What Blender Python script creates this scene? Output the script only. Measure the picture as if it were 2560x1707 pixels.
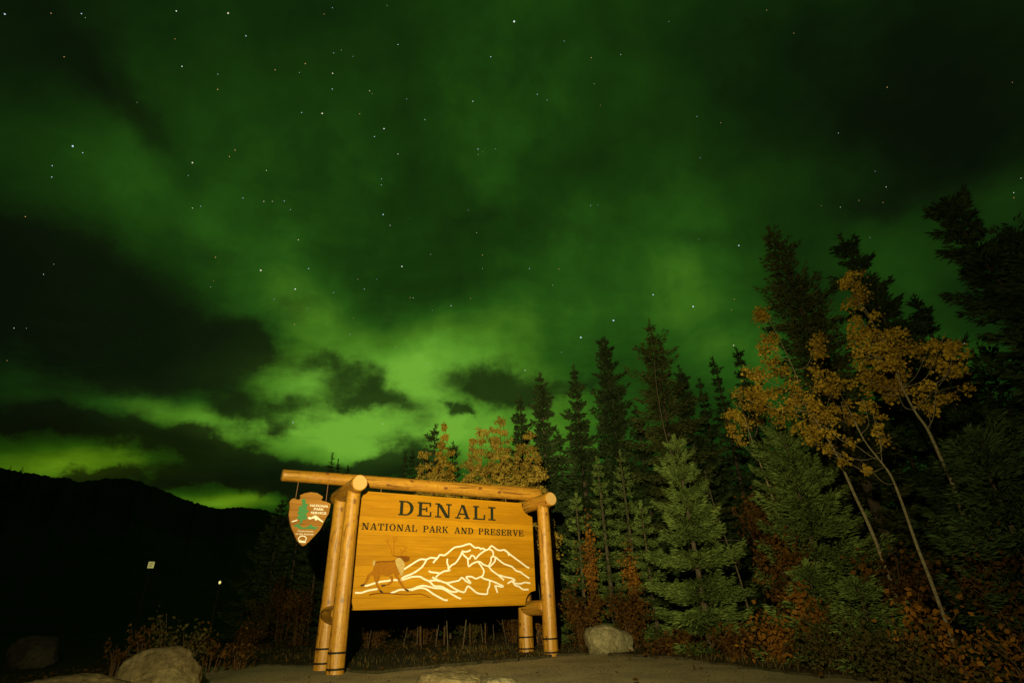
import bpy, math, random
import numpy as np

# ------------------------------------------------------------------ camera
SC = bpy.context.scene
for ob in list(bpy.data.objects):
    bpy.data.objects.remove(ob)
from mathutils import Matrix, Vector
CAM_Z, F_PX, PITCH, ROLL = 0.779, 1314.85, math.radians(27.04), math.radians(-1.997)
FWD = np.array([0, math.cos(PITCH), math.sin(PITCH)])
_r0 = np.array([1.0, 0, 0]); _u0 = np.cross(_r0, FWD)
RGT = _r0 * math.cos(ROLL) + _u0 * math.sin(ROLL)
UPV = -_r0 * math.sin(ROLL) + _u0 * math.cos(ROLL)
cam = bpy.data.cameras.new('camera'); cam_ob = bpy.data.objects.new('camera', cam)
SC.collection.objects.link(cam_ob)
cam.sensor_width = 36.0; cam.lens = F_PX * 36 / 2560
cam.clip_start = 0.05; cam.clip_end = 20000
m = Matrix([[RGT[0], UPV[0], -FWD[0], 0], [RGT[1], UPV[1], -FWD[1], 0], [RGT[2], UPV[2], -FWD[2], CAM_Z], [0, 0, 0, 1]])
cam_ob.matrix_world = m
SC.camera = cam_ob

def ray(x, y):
    """survey direction (unit horizontal length) of a sighting in a 2352 x 1568 picture"""
    k = 2560 / 2352
    d = FWD + RGT * ((x * k - 1280) / F_PX) + UPV * ((853.5 - y * k) / F_PX)
    return d / math.hypot(d[0], d[1])
def at(x, y, dist):
    d = ray(x, y); return np.array([d[0] * dist, d[1] * dist, CAM_Z + d[2] * dist])
def unit(v):
    v = np.asarray(v, float); return v / np.linalg.norm(v)

# ------------------------------------------------------------------ render / view
SC.render.engine = 'CYCLES'
SC.view_settings.view_transform = 'Standard'; SC.view_settings.look = 'None'
SC.view_settings.exposure = 0.0; SC.view_settings.gamma = 1.0
SC.cycles.use_denoising = True
SC.cycles.use_adaptive_sampling = True; SC.cycles.adaptive_threshold = 0.015; SC.cycles.adaptive_min_samples = 16
SC.cycles.max_bounces = 5; SC.cycles.diffuse_bounces = 2; SC.cycles.glossy_bounces = 2; SC.cycles.transparent_max_bounces = 4
SC.cycles.caustics_reflective = False; SC.cycles.caustics_refractive = False

# ------------------------------------------------------------------ sky (aurora and clouds), direction based
def s2l(c):
    return tuple((v / 255 / 12.92) if v / 255 <= .04045 else ((v / 255 + .055) / 1.055) ** 2.4 for v in c)
W = bpy.data.worlds.new('World'); SC.world = W; W.use_nodes = True
N = W.node_tree.nodes; LK = W.node_tree.links; N.clear()
def nd(t, **kw):
    n = N.new(t)
    for k, v in kw.items(): setattr(n, k, v)
    return n
def mt(op, a, b=None, c=None, clamp=False):
    n = N.new('ShaderNodeMath'); n.operation = op; n.use_clamp = clamp
    for i, v in enumerate((a, b, c)):
        if v is None: continue
        if isinstance(v, (int, float)): n.inputs[i].default_value = v
        else: LK.new(v, n.inputs[i])
    return n.outputs[0]
def vm(op, a, b=None, out=0):
    n = N.new('ShaderNodeVectorMath'); n.operation = op
    for i, v in enumerate((a, b)):
        if v is None: continue
        if isinstance(v, (tuple, list, np.ndarray)): n.inputs[i].default_value = tuple(float(q) for q in v)
        elif isinstance(v, (int, float)): n.inputs[i].default_value = (v, v, v)
        else: LK.new(v, n.inputs[i])
    return n.outputs['Value'] if op in ('DOT_PRODUCT', 'LENGTH') else n.outputs[0]
D = nd('ShaderNodeTexCoord').outputs['Generated']
sep = nd('ShaderNodeSeparateXYZ'); LK.new(D, sep.inputs[0]); DZ = sep.outputs[2]
def noise(vec, scale, detail, rough=.55):
    n = nd('ShaderNodeTexNoise'); n.inputs['Scale'].default_value = scale
    n.inputs['Detail'].default_value = detail; n.inputs['Roughness'].default_value = rough
    LK.new(vec, n.inputs['Vector']); return n
# cloud layer coordinates: the sky plane seen in perspective
inv = mt('DIVIDE', 1.0, mt('ADD', mt('MAXIMUM', DZ, 0.0), 0.16))
comb = nd('ShaderNodeCombineXYZ')
LK.new(mt('MULTIPLY', sep.outputs[0], inv), comb.inputs[0]); LK.new(mt('MULTIPLY', sep.outputs[1], inv), comb.inputs[1])
CL = comb.outputs[0]
w1 = noise(D, 3.2, 3)
DW = vm('ADD', D, vm('MULTIPLY', vm('SUBTRACT', w1.outputs['Color'], .5), .13))
w2 = noise(D, 8.0, 6, .62)
DC = vm('ADD', D, vm('MULTIPLY', vm('SUBTRACT', w2.outputs['Color'], .5), .13))
def blobs(vec, L, base):
    acc = base
    for (cx, cy, rx, ry, ang, amp) in L:
        a = math.radians(ang); e = 1.0
        C = unit(ray(cx, cy))
        def tang(vx, vy):
            q = unit(ray(cx + vx * e, cy + vy * e)) - C; q = q - C * (q @ C); return q / np.linalg.norm(q) , np.linalg.norm(q) / e
        ta, la = tang(math.cos(a), math.sin(a)); tb = np.cross(C, ta)
        _, lb = tang(-math.sin(a), math.cos(a))
        A = ta / (la * rx); B = tb / (lb * ry)
        da = vm('DOT_PRODUCT', vec, A); db = vm('DOT_PRODUCT', vec, B)
        q = mt('MULTIPLY_ADD', db, db, mt('MULTIPLY', da, da))
        acc = mt('MULTIPLY_ADD', mt('POWER', math.exp(-1), q), float(amp), acc)
    return acc
GLOW = [(960, 930, 360, 140, 10, .40), (860, 985, 220, 75, 4, .36), (1010, 830, 180, 110, -20, .26),
        (1280, 720, 240, 150, -20, .20), (1560, 650, 210, 160, -25, .20), (1690, 790, 190, 120, 0, .17),
        (640, 650, 260, 90, 36, .12), (270, 440, 150, 140, 20, .12), (1130, 260, 240, 400, 15, .16),
        (680, 430, 260, 300, 0, .19), (180, 1045, 290, 60, 0, .58), (510, 1152, 140, 24, 5, .66),
        (450, 935, 200, 45, 15, .40), (1500, 330, 300, 300, 0, .05), (2100, 590, 180, 110, 0, .14),
        (2330, 440, 100, 50, 0, .15), (780, 1020, 170, 60, 8, .28), (640, 860, 120, 80, 30, .18),
        (720, 720, 160, 90, 30, .12), (2200, 800, 180, 80, 0, .16), (1280, 970, 220, 130, 0, .30), (720, 880, 170, 70, 10, .28),
        (1900, 870, 200, 120, 0, .14)]
CLOUD = [(190, 705, 430, 165, 14, 1.15), (60, 640, 250, 150, 0, .7), (420, 830, 170, 80, 5, .75),
         (865, 918, 125, 40, 12, 1.15), (1130, 888, 118, 44, 4, 1.2), (1330, 885, 120, 34, 0, .7),
         (555, 935, 85, 40, 10, .80), (665, 942, 80, 34, 0, .62), (575, 815, 65, 48, 0, .75),
         (400, 1010, 270, 36, 12, 1.2), (690, 1080, 200, 38, 5, 1.3), (560, 1108, 320, 28, 4, 1.1),
         (70, 975, 130, 32, 8, 1.1), (230, 1085, 100, 18, -8, .9), (930, 1030, 60, 40, 0, .95),
         (880, 1065, 110, 26, 0, .8), (700, 700, 80, 40, 0, .55), (880, 722, 55, 42, 0, .5),
         (1090, 500, 75, 26, -5, .52), (1280, 525, 140, 36, 5, .55), (1600, 545, 110, 32, 0, .48),
         (1050, 435, 90, 34, 0, .42), (1950, 470, 270, 55, -10, .62), (1750, 370, 300, 70, -15, .52),
         (2150, 300, 270, 150, 0, .6), (1850, 160, 350, 180, 0, .68), (40, 60, 320, 210, 0, .85),
         (620, 50, 190, 130, 0, .52), (320, 250, 190, 55, 48, .8), (2320, 90, 300, 280, 0, .7), (2360, 640, 160, 220, 0, .45),
         (1080, 945, 28, 14, 10, .85), (1050, 927, 22, 11, 0, .8), (790, 860, 100, 24, 5, .5), (740, 835, 60, 20, 0, .5),
         (1350, 350, 160, 60, -15, .42), (830, 480, 130, 100, 0, .3), (500, 560, 120, 40, 35, .5)]
g = blobs(DW, GLOW, mt('MULTIPLY', 0.18, 1.0))
streak = noise(vm('MULTIPLY', D, (7.0, 7.0, .7)), 1.0, 4)
g = mt('MULTIPLY', g, mt('MULTIPLY_ADD', streak.outputs['Fac'], .85, .56))
veil = noise(vm('ADD', vm('MULTIPLY', CL, (1.0, 1.25, 1.0)), vm('MULTIPLY', w1.outputs['Color'], .55)), 2.2, 7, .60)
g = mt('MULTIPLY', g, mt('MULTIPLY_ADD', veil.outputs['Fac'], 1.05, .48))
c = blobs(DC, CLOUD, mt('MULTIPLY', 0.0, 1.0))
cn = noise(CL, 4.2, 8, .60)
cn2 = noise(CL, .9, 4, .5)
na = nd('ShaderNodeMapRange'); LK.new(DZ, na.inputs['Value']); na.inputs['From Min'].default_value = .28; na.inputs['From Max'].default_value = .62; na.inputs['To Min'].default_value = 1.5; na.inputs['To Max'].default_value = .85; NAMP = na.outputs[0]
na2 = nd('ShaderNodeMapRange'); LK.new(DZ, na2.inputs['Value']); na2.inputs['From Min'].default_value = .28; na2.inputs['From Max'].default_value = .62; na2.inputs['To Min'].default_value = .92; na2.inputs['To Max'].default_value = 1.38
cf = mt('ADD', mt('ADD', c, mt('MULTIPLY', mt('SUBTRACT', cn.outputs['Fac'], .5), NAMP)), mt('MULTIPLY', mt('SUBTRACT', cn2.outputs['Fac'], .5), .25))
mr = nd('ShaderNodeMapRange', interpolation_type='SMOOTHSTEP')
LK.new(cf, mr.inputs['Value']); mr.inputs['From Min'].default_value = .12; LK.new(na2.outputs[0], mr.inputs['From Max'])
CM = mr.outputs[0]
def ramp(fac, stops):
    n = nd('ShaderNodeValToRGB'); cr = n.color_ramp
    while len(cr.elements) < len(stops): cr.elements.new(.5)
    for e, (p, col) in zip(cr.elements, stops):
        e.position = p; e.color = (*s2l(col), 1)
    LK.new(fac, n.inputs[0]); return n.outputs[0]
clear = ramp(g, [(0, (3, 8, 3)), (.15, (11, 26, 7)), (.3, (23, 54, 11)), (.45, (37, 81, 18)), (.62, (64, 112, 25)), (.8, (86, 143, 38)), (1, (108, 168, 50))])
cloudc = ramp(g, [(0, (4, 7, 3)), (.2, (10, 18, 6)), (.45, (20, 35, 10)), (.8, (33, 54, 15)), (1, (38, 62, 18))])
mix = nd('ShaderNodeMix', data_type='RGBA'); LK.new(CM, mix.inputs[0]); LK.new(clear, mix.inputs[6]); LK.new(cloudc, mix.inputs[7])
warm = blobs(D, [(150, 1060, 420, 90, 0, 1.0), (540, 1150, 160, 40, 0, .9)], mt('MULTIPLY', 0.0, 1.0))
warm = mt('MINIMUM', warm, 1.0)
tint = nd('ShaderNodeMix', data_type='RGBA', blend_type='MULTIPLY'); LK.new(warm, tint.inputs[0])
LK.new(mix.outputs[2], tint.inputs[6]); tint.inputs[7].default_value = (1.0, .76, .26, 1)
bg = nd('ShaderNodeBackground'); LK.new(tint.outputs[2], bg.inputs[0]); bg.inputs[1].default_value = 1.0
LK.new(bg.outputs[0], nd('ShaderNodeOutputWorld').inputs[0])
W.cycles.sampling_method = 'MANUAL'; W.cycles.sample_map_resolution = 256

# ------------------------------------------------------------------ the one lamp: a hand-held torch beside the tripod
spot = bpy.data.lights.new('torch', 'SPOT')
spot.energy = 12900; spot.color = (1.0, .82, .38); spot.spot_size = math.radians(150); spot.spot_blend = .5
spot.shadow_soft_size = .05
# beam pattern of the reflector: bright core, soft spill
spot.use_nodes = True; _n = spot.node_tree.nodes; _l = spot.node_tree.links
_tc = _n.new('ShaderNodeTexCoord'); _sx = _n.new('ShaderNodeSeparateXYZ'); _l.new(_tc.outputs['Normal'], _sx.inputs[0])
def _m(op, a, b):
    q = _n.new('ShaderNodeMath'); q.operation = op
    for i, v in enumerate((a, b)):
        if isinstance(v, (int, float)): q.inputs[i].default_value = v
        elif v is not None: _l.new(v, q.inputs[i])
    return q.outputs[0]
_cos = _m('ABSOLUTE', _sx.outputs[2], None)
_dc = _m('SUBTRACT', _cos, 1.0)
_core = _m('MULTIPLY', _m('EXPONENT', _m('MULTIPLY', _dc, 20.0), None), .72)
_spill = _m('MULTIPLY', _m('EXPONENT', _m('MULTIPLY', _dc, 5.0), None), .28)
_l.new(_m('ADD', _core, _spill), _n['Emission'].inputs['Strength'])
spot_ob = bpy.data.objects.new('torch', spot); SC.collection.objects.link(spot_ob)
spot_ob.location = (-0.45, -0.7, 1.75)
_t = Vector((-.95, 12.0, 3.9)) - spot_ob.location
spot_ob.rotation_euler = _t.to_track_quat('-Z', 'Y').to_euler()

# ------------------------------------------------------------------ helpers
COL = SC.collection
def tag(o, label=None, cat=None, group=None, kind=None):
    if label: o['label'] = label
    if cat: o['category'] = cat
    if group: o['group'] = group
    if kind: o['kind'] = kind
    return o
def empty(name, loc, rz=0.0):
    o = bpy.data.objects.new(name, None); COL.objects.link(o); o.location = [float(v) for v in loc]; o.rotation_euler = (0, 0, rz)
    o.empty_display_size = .2
    return o
def link(name, me, mat=None, parent=None, loc=None):
    o = bpy.data.objects.new(name, me); COL.objects.link(o)
    if mat is not None and len(me.materials) == 0: me.materials.append(mat)
    if parent is not None: o.parent = parent
    if loc is not None: o.location = [float(v) for v in loc]
    return o
def np_mesh(name, V, F, smooth=False):
    """V (n,3), F (m,k) array of equal polygons"""
    V = np.asarray(V, np.float32); F = np.asarray(F, np.int32); k = F.shape[1]
    me = bpy.data.meshes.new(name)
    me.vertices.add(len(V)); me.vertices.foreach_set('co', V.ravel())
    me.loops.add(F.size); me.loops.foreach_set('vertex_index', F.ravel())
    me.polygons.add(len(F)); me.polygons.foreach_set('loop_start', np.arange(0, F.size, k, dtype=np.int32))
    me.polygons.foreach_set('loop_total', np.full(len(F), k, np.int32))
    if smooth: me.polygons.foreach_set('use_smooth', np.ones(len(F), bool))
    me.update(calc_edges=True); me.validate()
    return me
def py_mesh(name, V, F, smooth=False):
    me = bpy.data.meshes.new(name); me.from_pydata([tuple(map(float, v)) for v in V], [], F); me.update()
    if smooth:
        for p in me.polygons: p.use_smooth = True
    return me
def prism(poly, y0, y1):
    """polygon of (x, z) extruded from y0 (front, nearer the viewer) to y1"""
    a = sum(poly[i][0] * poly[(i + 1) % len(poly)][1] - poly[(i + 1) % len(poly)][0] * poly[i][1] for i in range(len(poly)))
    if a < 0: poly = poly[::-1]
    n = len(poly)
    V = [(x, y0, z) for x, z in poly] + [(x, y1, z) for x, z in poly]
    F = [tuple(range(n)), tuple(range(2 * n - 1, n - 1, -1))] + [(i, i + n, (i + 1) % n + n, (i + 1) % n) for i in range(n)]
    return V, F
def join(parts):
    V, F = [], []
    for v, f in parts:
        o = len(V); V += list(v); F += [tuple(i + o for i in q) for q in f]
    return V, F
def ribbon(pts, w, y0, y1, taper=None):
    """stroke of width w along (x, z) points"""
    P = np.array(pts, float); n = len(P)
    T = np.gradient(P, axis=0); T /= np.linalg.norm(T, axis=1)[:, None] + 1e-9
    Nn = np.stack([-T[:, 1], T[:, 0]], 1)
    ww = np.full(n, w / 2) if taper is None else np.linspace(w / 2, taper / 2, n)
    L = P + Nn * ww[:, None]; Rr = P - Nn * ww[:, None]
    V = [(x, y0, z) for x, z in L] + [(x, y0, z) for x, z in Rr] + [(x, y1, z) for x, z in L] + [(x, y1, z) for x, z in Rr]
    F = []
    for i in range(n - 1):
        a, b, c2, d = i, i + 1, n + i + 1, n + i
        F += [(d, c2, b, a), (a, b, b + 2 * n, a + 2 * n), (c2, d, d + 2 * n, c2 + 2 * n)]
    F += [(0, 2 * n, 3 * n, n), (n - 1, 2 * n - 1, 4 * n - 1, 3 * n - 1)]
    return V, F
def smooth_line(pts, k=3):
    P = np.array(pts, float)
    if len(P) < 3: return [tuple(P[0] + (P[-1] - P[0]) * t) for t in np.linspace(0, 1, 4)]
    E = np.vstack([2 * P[0] - P[1], P, 2 * P[-1] - P[-2]]); out = []
    for i in range(1, len(E) - 2):
        for t in np.linspace(0, 1, k, endpoint=False):
            a, b, c2, d = E[i - 1], E[i], E[i + 1], E[i + 2]
            out.append(.5 * (2 * b + (c2 - a) * t + (2 * a - 5 * b + 4 * c2 - d) * t * t + (3 * b - a - 3 * c2 + d) * t ** 3))
    out.append(P[-1]); return [tuple(q) for q in out]

# ------------------------------------------------------------------ materials
class Mat:
    def __init__(s, name, rough=.8, spec=.3):
        s.m = bpy.data.materials.new(name); s.m.use_nodes = True; s.t = s.m.node_tree; s.n = s.t.nodes
        s.b = s.n['Principled BSDF']; s.b.inputs['Roughness'].default_value = rough; s.b.inputs['Specular IOR Level'].default_value = spec
    def node(s, t, **kw):
        n = s.n.new(t)
        for k, v in kw.items():
            if k in n.inputs: n.inputs[k].default_value = v
            else: setattr(n, k, v)
        return n
    def l(s, a, b): s.t.links.new(a, b)
    def coords(s, scale=(1, 1, 1), kind='Object'):
        c = s.node('ShaderNodeTexCoord'); mp = s.node('ShaderNodeMapping'); mp.inputs['Scale'].default_value = scale
        s.l(c.outputs[kind], mp.inputs[0]); return mp.outputs[0]
    def noise(s, vec, scale, detail=4, rough=.55):
        n = s.node('ShaderNodeTexNoise'); n.inputs['Scale'].default_value = scale; n.inputs['Detail'].default_value = detail; n.inputs['Roughness'].default_value = rough
        s.l(vec, n.inputs['Vector']); return n.outputs['Fac']
    def ramp(s, fac, stops):
        n = s.node('ShaderNodeValToRGB'); cr = n.color_ramp
        while len(cr.elements) < len(stops): cr.elements.new(.5)
        for e, (p, col) in zip(cr.elements, stops): e.position = p; e.color = (*col, 1)
        s.l(fac, n.inputs[0]); return n.outputs[0]
    def mix(s, fac, a, b, mode='MIX'):
        n = s.node('ShaderNodeMix', data_type='RGBA', blend_type=mode)
        for i, v in ((0, fac), (6, a), (7, b)):
            if isinstance(v, (int, float)): n.inputs[i].default_value = v
            elif isinstance(v, tuple): n.inputs[i].default_value = (*v, 1)
            else: s.l(v, n.inputs[i])
        return n.outputs[2]
    def color(s, c):
        if isinstance(c, tuple): s.b.inputs['Base Color'].default_value = (*c, 1)
        else: s.l(c, s.b.inputs['Base Color'])
    def bump(s, h, strength=.4, dist=.02):
        n = s.node('ShaderNodeBump'); n.inputs['Strength'].default_value = strength; n.inputs['Distance'].default_value = dist
        s.l(h, n.inputs['Height']); s.l(n.outputs[0], s.b.inputs['Normal'])
def plain(name, col, rough=.8, spec=.3):
    m = Mat(name, rough, spec); nz = m.noise(m.coords(), 40, 3)
    m.color(m.ramp(nz, [(.3, tuple(v * .85 for v in col)), (.7, tuple(min(1, v * 1.12) for v in col))])); return m.m
def foliage(name, a, b, c2, trans=.25):
    """leaf or needle colour varies leaf by leaf and branch by branch"""
    m = Mat(name, .75, .15)
    geo = m.node('ShaderNodeNewGeometry'); big = m.noise(m.coords(kind='Object'), 1.4, 3)
    col = m.ramp(geo.outputs['Random Per Island'], [(0, a), (.5, b), (1, c2)])
    col = m.mix(.55, col, m.ramp(big, [(.32, tuple(v * .45 for v in a)), (.68, tuple(v * 1.25 for v in c2))]))
    m.color(col)
    if trans:
        tr = m.node('ShaderNodeBsdfTranslucent'); m.l(col, tr.inputs[0])
        ms = m.node('ShaderNodeMixShader'); ms.inputs[0].default_value = trans
        m.l(m.b.outputs[0], ms.inputs[1]); m.l(tr.outputs[0], ms.inputs[2])
        m.l(ms.outputs[0], m.n['Material Output'].inputs[0])
    return m.m
def log_wood(name):
    m = Mat(name, .42, .45)
    g1 = m.noise(m.coords((9, 9, .7)), 3.0, 5); g2 = m.noise(m.coords((2.2, 2.2, .8)), 3.0, 6, .65)
    col = m.ramp(g1, [(.25, (.30, .142, .010)), (.5, (.42, .215, .018)), (.75, (.53, .29, .030))])
    col = m.mix(m.ramp(g2, [(.38, (0, 0, 0)), (.72, (.8, .8, .8))]), col, (.33, .14, .02), 'MIX')
    v = m.node('ShaderNodeTexVoronoi'); v.inputs['Scale'].default_value = 1.0; wp = m.noise(m.coords((7, 7, 4)), 1.0, 2)
    vadd = m.node('ShaderNodeVectorMath', operation='MULTIPLY_ADD'); m.l(wp, vadd.inputs[0]); vadd.inputs[1].default_value = (.5, .5, .5); m.l(m.coords((6.1, 6.1, 3.7)), vadd.inputs[2]); m.l(vadd.outputs[0], v.inputs['Vector'])
    kn = m.ramp(v.outputs['Distance'], [(.10, (1, 1, 1)), (.22, (0, 0, 0))])
    col = m.mix(kn, col, (.13, .05, .012))
    ck = m.noise(m.coords((10, 10, .45)), 2.6, 3, .5); col = m.mix(m.ramp(ck, [(.36, (.9, .9, .9)), (.40, (0, 0, 0))]), col, (.12, .05, .012))
    st = m.noise(m.coords((3, 3, 3)), 5, 5, .7); col = m.mix(m.ramp(st, [(.50, (0, 0, 0)), (.70, (.7, .7, .7))]), col, (.22, .10, .012)); m.color(col)
    m.bump(m.mix(.5, m.noise(m.coords((14, 14, .8)), 3.0, 5), m.noise(m.coords((3, 3, 1.6)), 3.0, 4)), .6, .02)
    return m.m
def board_wood(name, a, b, rough=.5):
    m = Mat(name, rough, .10)
    oi = m.node('ShaderNodeObjectInfo')
    gr = m.noise(m.coords((1.2, 5, 26)), 2.2, 5); bl = m.noise(m.coords((.55, 1, 3.2)), 2.0, 3)
    col = m.ramp(gr, [(.25, tuple(v * .88 for v in a)), (.75, b)])
    col = m.mix(m.ramp(bl, [(.35, (0, 0, 0)), (.7, (.7, .7, .7))]), col, tuple(v * .76 for v in a))
    sh = m.ramp(oi.outputs['Random'], [(0, (.78, .73, .66)), (1, (1, 1, 1))])
    m.color(m.mix(1.0, col, sh, 'MULTIPLY')); m.bump(gr, .12, .004)
    return m.m
M_LOG = log_wood('varnished_log')
m = Mat('log_end_grain', .6, .3)
wv = m.node('ShaderNodeTexWave'); wv.wave_type = 'RINGS'; wv.rings_direction = 'Z'; wv.inputs['Scale'].default_value = 14; wv.inputs['Distortion'].default_value = 3; m.l(m.coords(), wv.inputs['Vector'])
m.color(m.ramp(wv.outputs['Fac'], [(0, (.34, .20, .06)), (1, (.60, .40, .15))])); M_END = m.m
M_BOARD = board_wood('stained_cedar_board', (.47, .225, .006), (.56, .285, .011))
M_EMBLEM = board_wood('brown_cedar_board', (.36, .17, .028), (.48, .24, .045))
M_BLACK = plain('dark_lettering_paint', (.015, .020, .012), .8, .05)
M_WHITE = plain('white_line_paint', (.78, .78, .72), .55)
M_GREEN = plain('green_emblem_paint', (.045, .22, .07), .6)
M_BAND = plain('black_strap', (.012, .011, .010), .5)
M_ROD = plain('rusty_rod', (.16, .085, .04), .5)
M_CARIBOU = plain('brown_carving_paint', (.30, .122, .009), .8, .05)
M_CARIBOU_DARK = plain('dark_brown_carving_paint', (.17, .062, .006), .8, .05)
M_MANE = plain('cream_carving_paint', (.45, .33, .12), .6)
M_HOOF = plain('black_hoof_paint', (.03, .02, .012), .6)
M_ANTLER = plain('antler_carving_paint', (.34, .145, .008), .8, .05)

# ------------------------------------------------------------------ ground and hills
def grid_plane(name, xs, ys, zf):
    X, Y = np.meshgrid(xs, ys); Z = zf(X, Y); nx, ny = len(xs), len(ys)
    V = np.stack([X.ravel(), Y.ravel(), Z.ravel()], 1)
    i = np.arange((nx - 1) * (ny - 1)); r_, c_ = i // (nx - 1), i % (nx - 1); a = r_ * nx + c_
    return np_mesh(name, V, np.stack([a, a + 1, a + nx + 1, a + nx], 1), True)
rng = np.random.default_rng(7)
def bumps(X, Y, amp, sc, seed, n=5):
    r_ = np.random.default_rng(seed); Z = np.zeros_like(X)
    for k in range(n):
        a = r_.uniform(0, 6.28); f_ = sc * 1.7 ** k
        Z += amp / 1.6 ** k * np.sin(f_ * (X * math.cos(a) + Y * math.sin(a)) + r_.uniform(0, 6.28))
    return Z
xs = np.unique(np.concatenate([np.linspace(-6000, -80, 24), np.linspace(-80, 80, 161), np.linspace(80, 6000, 24)]))
ys = np.unique(np.concatenate([np.linspace(-6000, -40, 20), np.linspace(-40, 90, 131), np.linspace(90, 6000, 24)]))
def gz(X, Y):
    near = np.exp(-((X / 40) ** 2 + ((Y - 10) / 40) ** 2))
    return bumps(X, Y, .012, .7, 3) * near - .012
m = Mat('gravel_lot', .95, .15)
co = m.coords(kind='Object')
n1 = m.noise(co, 90, 4, .7); n2 = m.noise(co, 1.1, 5, .6); n3 = m.noise(co, 22, 4)
col = m.ramp(n1, [(.3, (.23, .20, .11)), (.5, (.36, .32, .185)), (.7, (.48, .43, .26))])
col = m.mix(m.ramp(n2, [(.45, (0, 0, 0)), (.62, (.55, .55, .55))]), col, (.15, .14, .09))
m.color(col); m.bump(m.mix(.5, n1, n3), .9, .03); M_GRAVEL = m.m
tag(link('ground', grid_plane('ground', xs, ys, gz), M_GRAVEL), kind='structure')

BED = [(-30, 4), (-15, 5.0), (-9.5, 7.6), (-7.4, 9.4), (-6.6, 10.9), (-5.4, 11.7), (-4.3, 11.3), (-3.3, 10.55), (-2.7, 9.75), (-2.25, 9.45), (-1.9, 9.95),
       (-1.1, 10.45), (-.1, 10.85), (.55, 11.55), (1.15, 11.75), (1.9, 11.1), (2.45, 10.3), (2.75, 9.3), (2.95, 8.3), (3.25, 7.4),
       (3.75, 6.7), (5.0, 5.6), (8, 3.2), (14, -2), (60, -20), (95, 40), (70, 95), (-60, 95), (-95, 60)]
def bed_outline():
    P = np.array(BED, float); out = []
    r_ = random.Random(4)
    for i in range(len(P)):
        a, b = P[i], P[(i + 1) % len(P)]; L = np.linalg.norm(b - a); k = max(1, min(40, int(L / .14))) if L < 9 else 4
        nrm = np.array([-(b - a)[1], (b - a)[0]]) / L
        for j in range(k):
            out.append(a + (b - a) * j / k + nrm * (r_.uniform(-.09, .09) if k > 4 else 0))
    return out
def inside(x, y, P):
    x = np.asarray(x); res = np.zeros(x.shape, bool); n = len(P); j = n - 1
    for i in range(n):
        xi, yi = P[i]; xj, yj = P[j]
        c_ = ((yi > y) != (yj > y)) & (x < (xj - xi) * (y - yi) / (yj - yi + 1e-12) + xi); res ^= c_; j = i
    return res
bo = bed_outline(); n = len(bo)
BZ = .018
V = [(x, y, BZ) for x, y in bo] + [(x, y, -.08) for x, y in bo]
F = [tuple(range(n))] + [(i, i + n, (i + 1) % n + n, (i + 1) % n) for i in range(n)]
m = Mat('forest_soil', .95, .1)
co = m.coords(); n1 = m.noise(co, 26, 5, .7); n2 = m.noise(co, .9, 4)
col = m.ramp(n1, [(.3, (.025, .022, .014)), (.55, (.06, .05, .028)), (.75, (.14, .095, .04))])
col = m.mix(m.ramp(n2, [(.42, (0, 0, 0)), (.65, (.6, .6, .6))]), col, (.035, .045, .015)); m.color(col); m.bump(n1, .8, .05); M_SOIL = m.m
tag(link('soil', py_mesh('soil', V, F), M_SOIL), kind='structure')

# far mountain ridge, sighted profile continued on both sides
prof = [(-700, 1010), (-400, 1040), (-150, 1055), (0, 1076), (60, 1086), (110, 1094), (150, 1096), (185, 1108), (215, 1104), (240, 1100), (290, 1098), (320, 1103),
        (350, 1116), (380, 1130), (410, 1140), (440, 1151), (470, 1162), (500, 1167), (525, 1165), (560, 1163), (590, 1167), (610, 1171), (640, 1182), (720, 1200), (850, 1215), (1000, 1222), (1250, 1225), (1600, 1210), (2000, 1190), (2400, 1160), (2900, 1100)]
D0 = 2200.0
az, hh = [], []
for x, y in prof:
    d = ray(x, y); az.append(math.atan2(d[0], d[1])); hh.append(d[2])
A_ = np.linspace(az[0], az[-1], 1500); H_ = np.interp(A_, az, hh)
rj = np.random.default_rng(5)
jag = np.convolve(rj.normal(0, 1, 1500), np.ones(3) / 3, 'same') * .0011 + np.convolve(rj.normal(0, 1, 1500), np.ones(25) / 25, 'same') * .004
H_ = H_ + jag
rows = []
for k, (dist, fr) in enumerate([(70, -.02), (95, .0), (260, .0), (600, .10), (1000, .26), (1500, .47), (1850, .66), (2200, 1.0), (2900, .6)]):
    wob = bumps(A_ * 14, A_ * 3, .05, 1.3, 20 + k) * (0 if k == 7 else 1)
    zz = CAM_Z + H_ * D0 * np.clip(fr + wob * fr * 1.5, -.05, 1.0)
    if k < 3: zz = np.full_like(A_, (-1.0, 1.1, 4.0)[k])
    rows.append(np.stack([np.sin(A_) * dist, np.cos(A_) * dist, zz], 1))
V = np.concatenate(rows); nx = len(A_); i = np.arange((nx - 1) * (len(rows) - 1)); r_, c_ = i // (nx - 1), i % (nx - 1); a = r_ * nx + c_
m = Mat('dark_hillside', .95, .1); co = m.coords(); n1 = m.noise(co, .02, 6, .7)
m.color(m.ramp(n1, [(.3, (.012, .016, .008)), (.7, (.03, .035, .016))])); M_HILL = m.m
tag(link('hills', np_mesh('hills', V, np.stack([a, a + 1, a + nx + 1, a + nx], 1), True), M_HILL), kind='structure')

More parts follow.
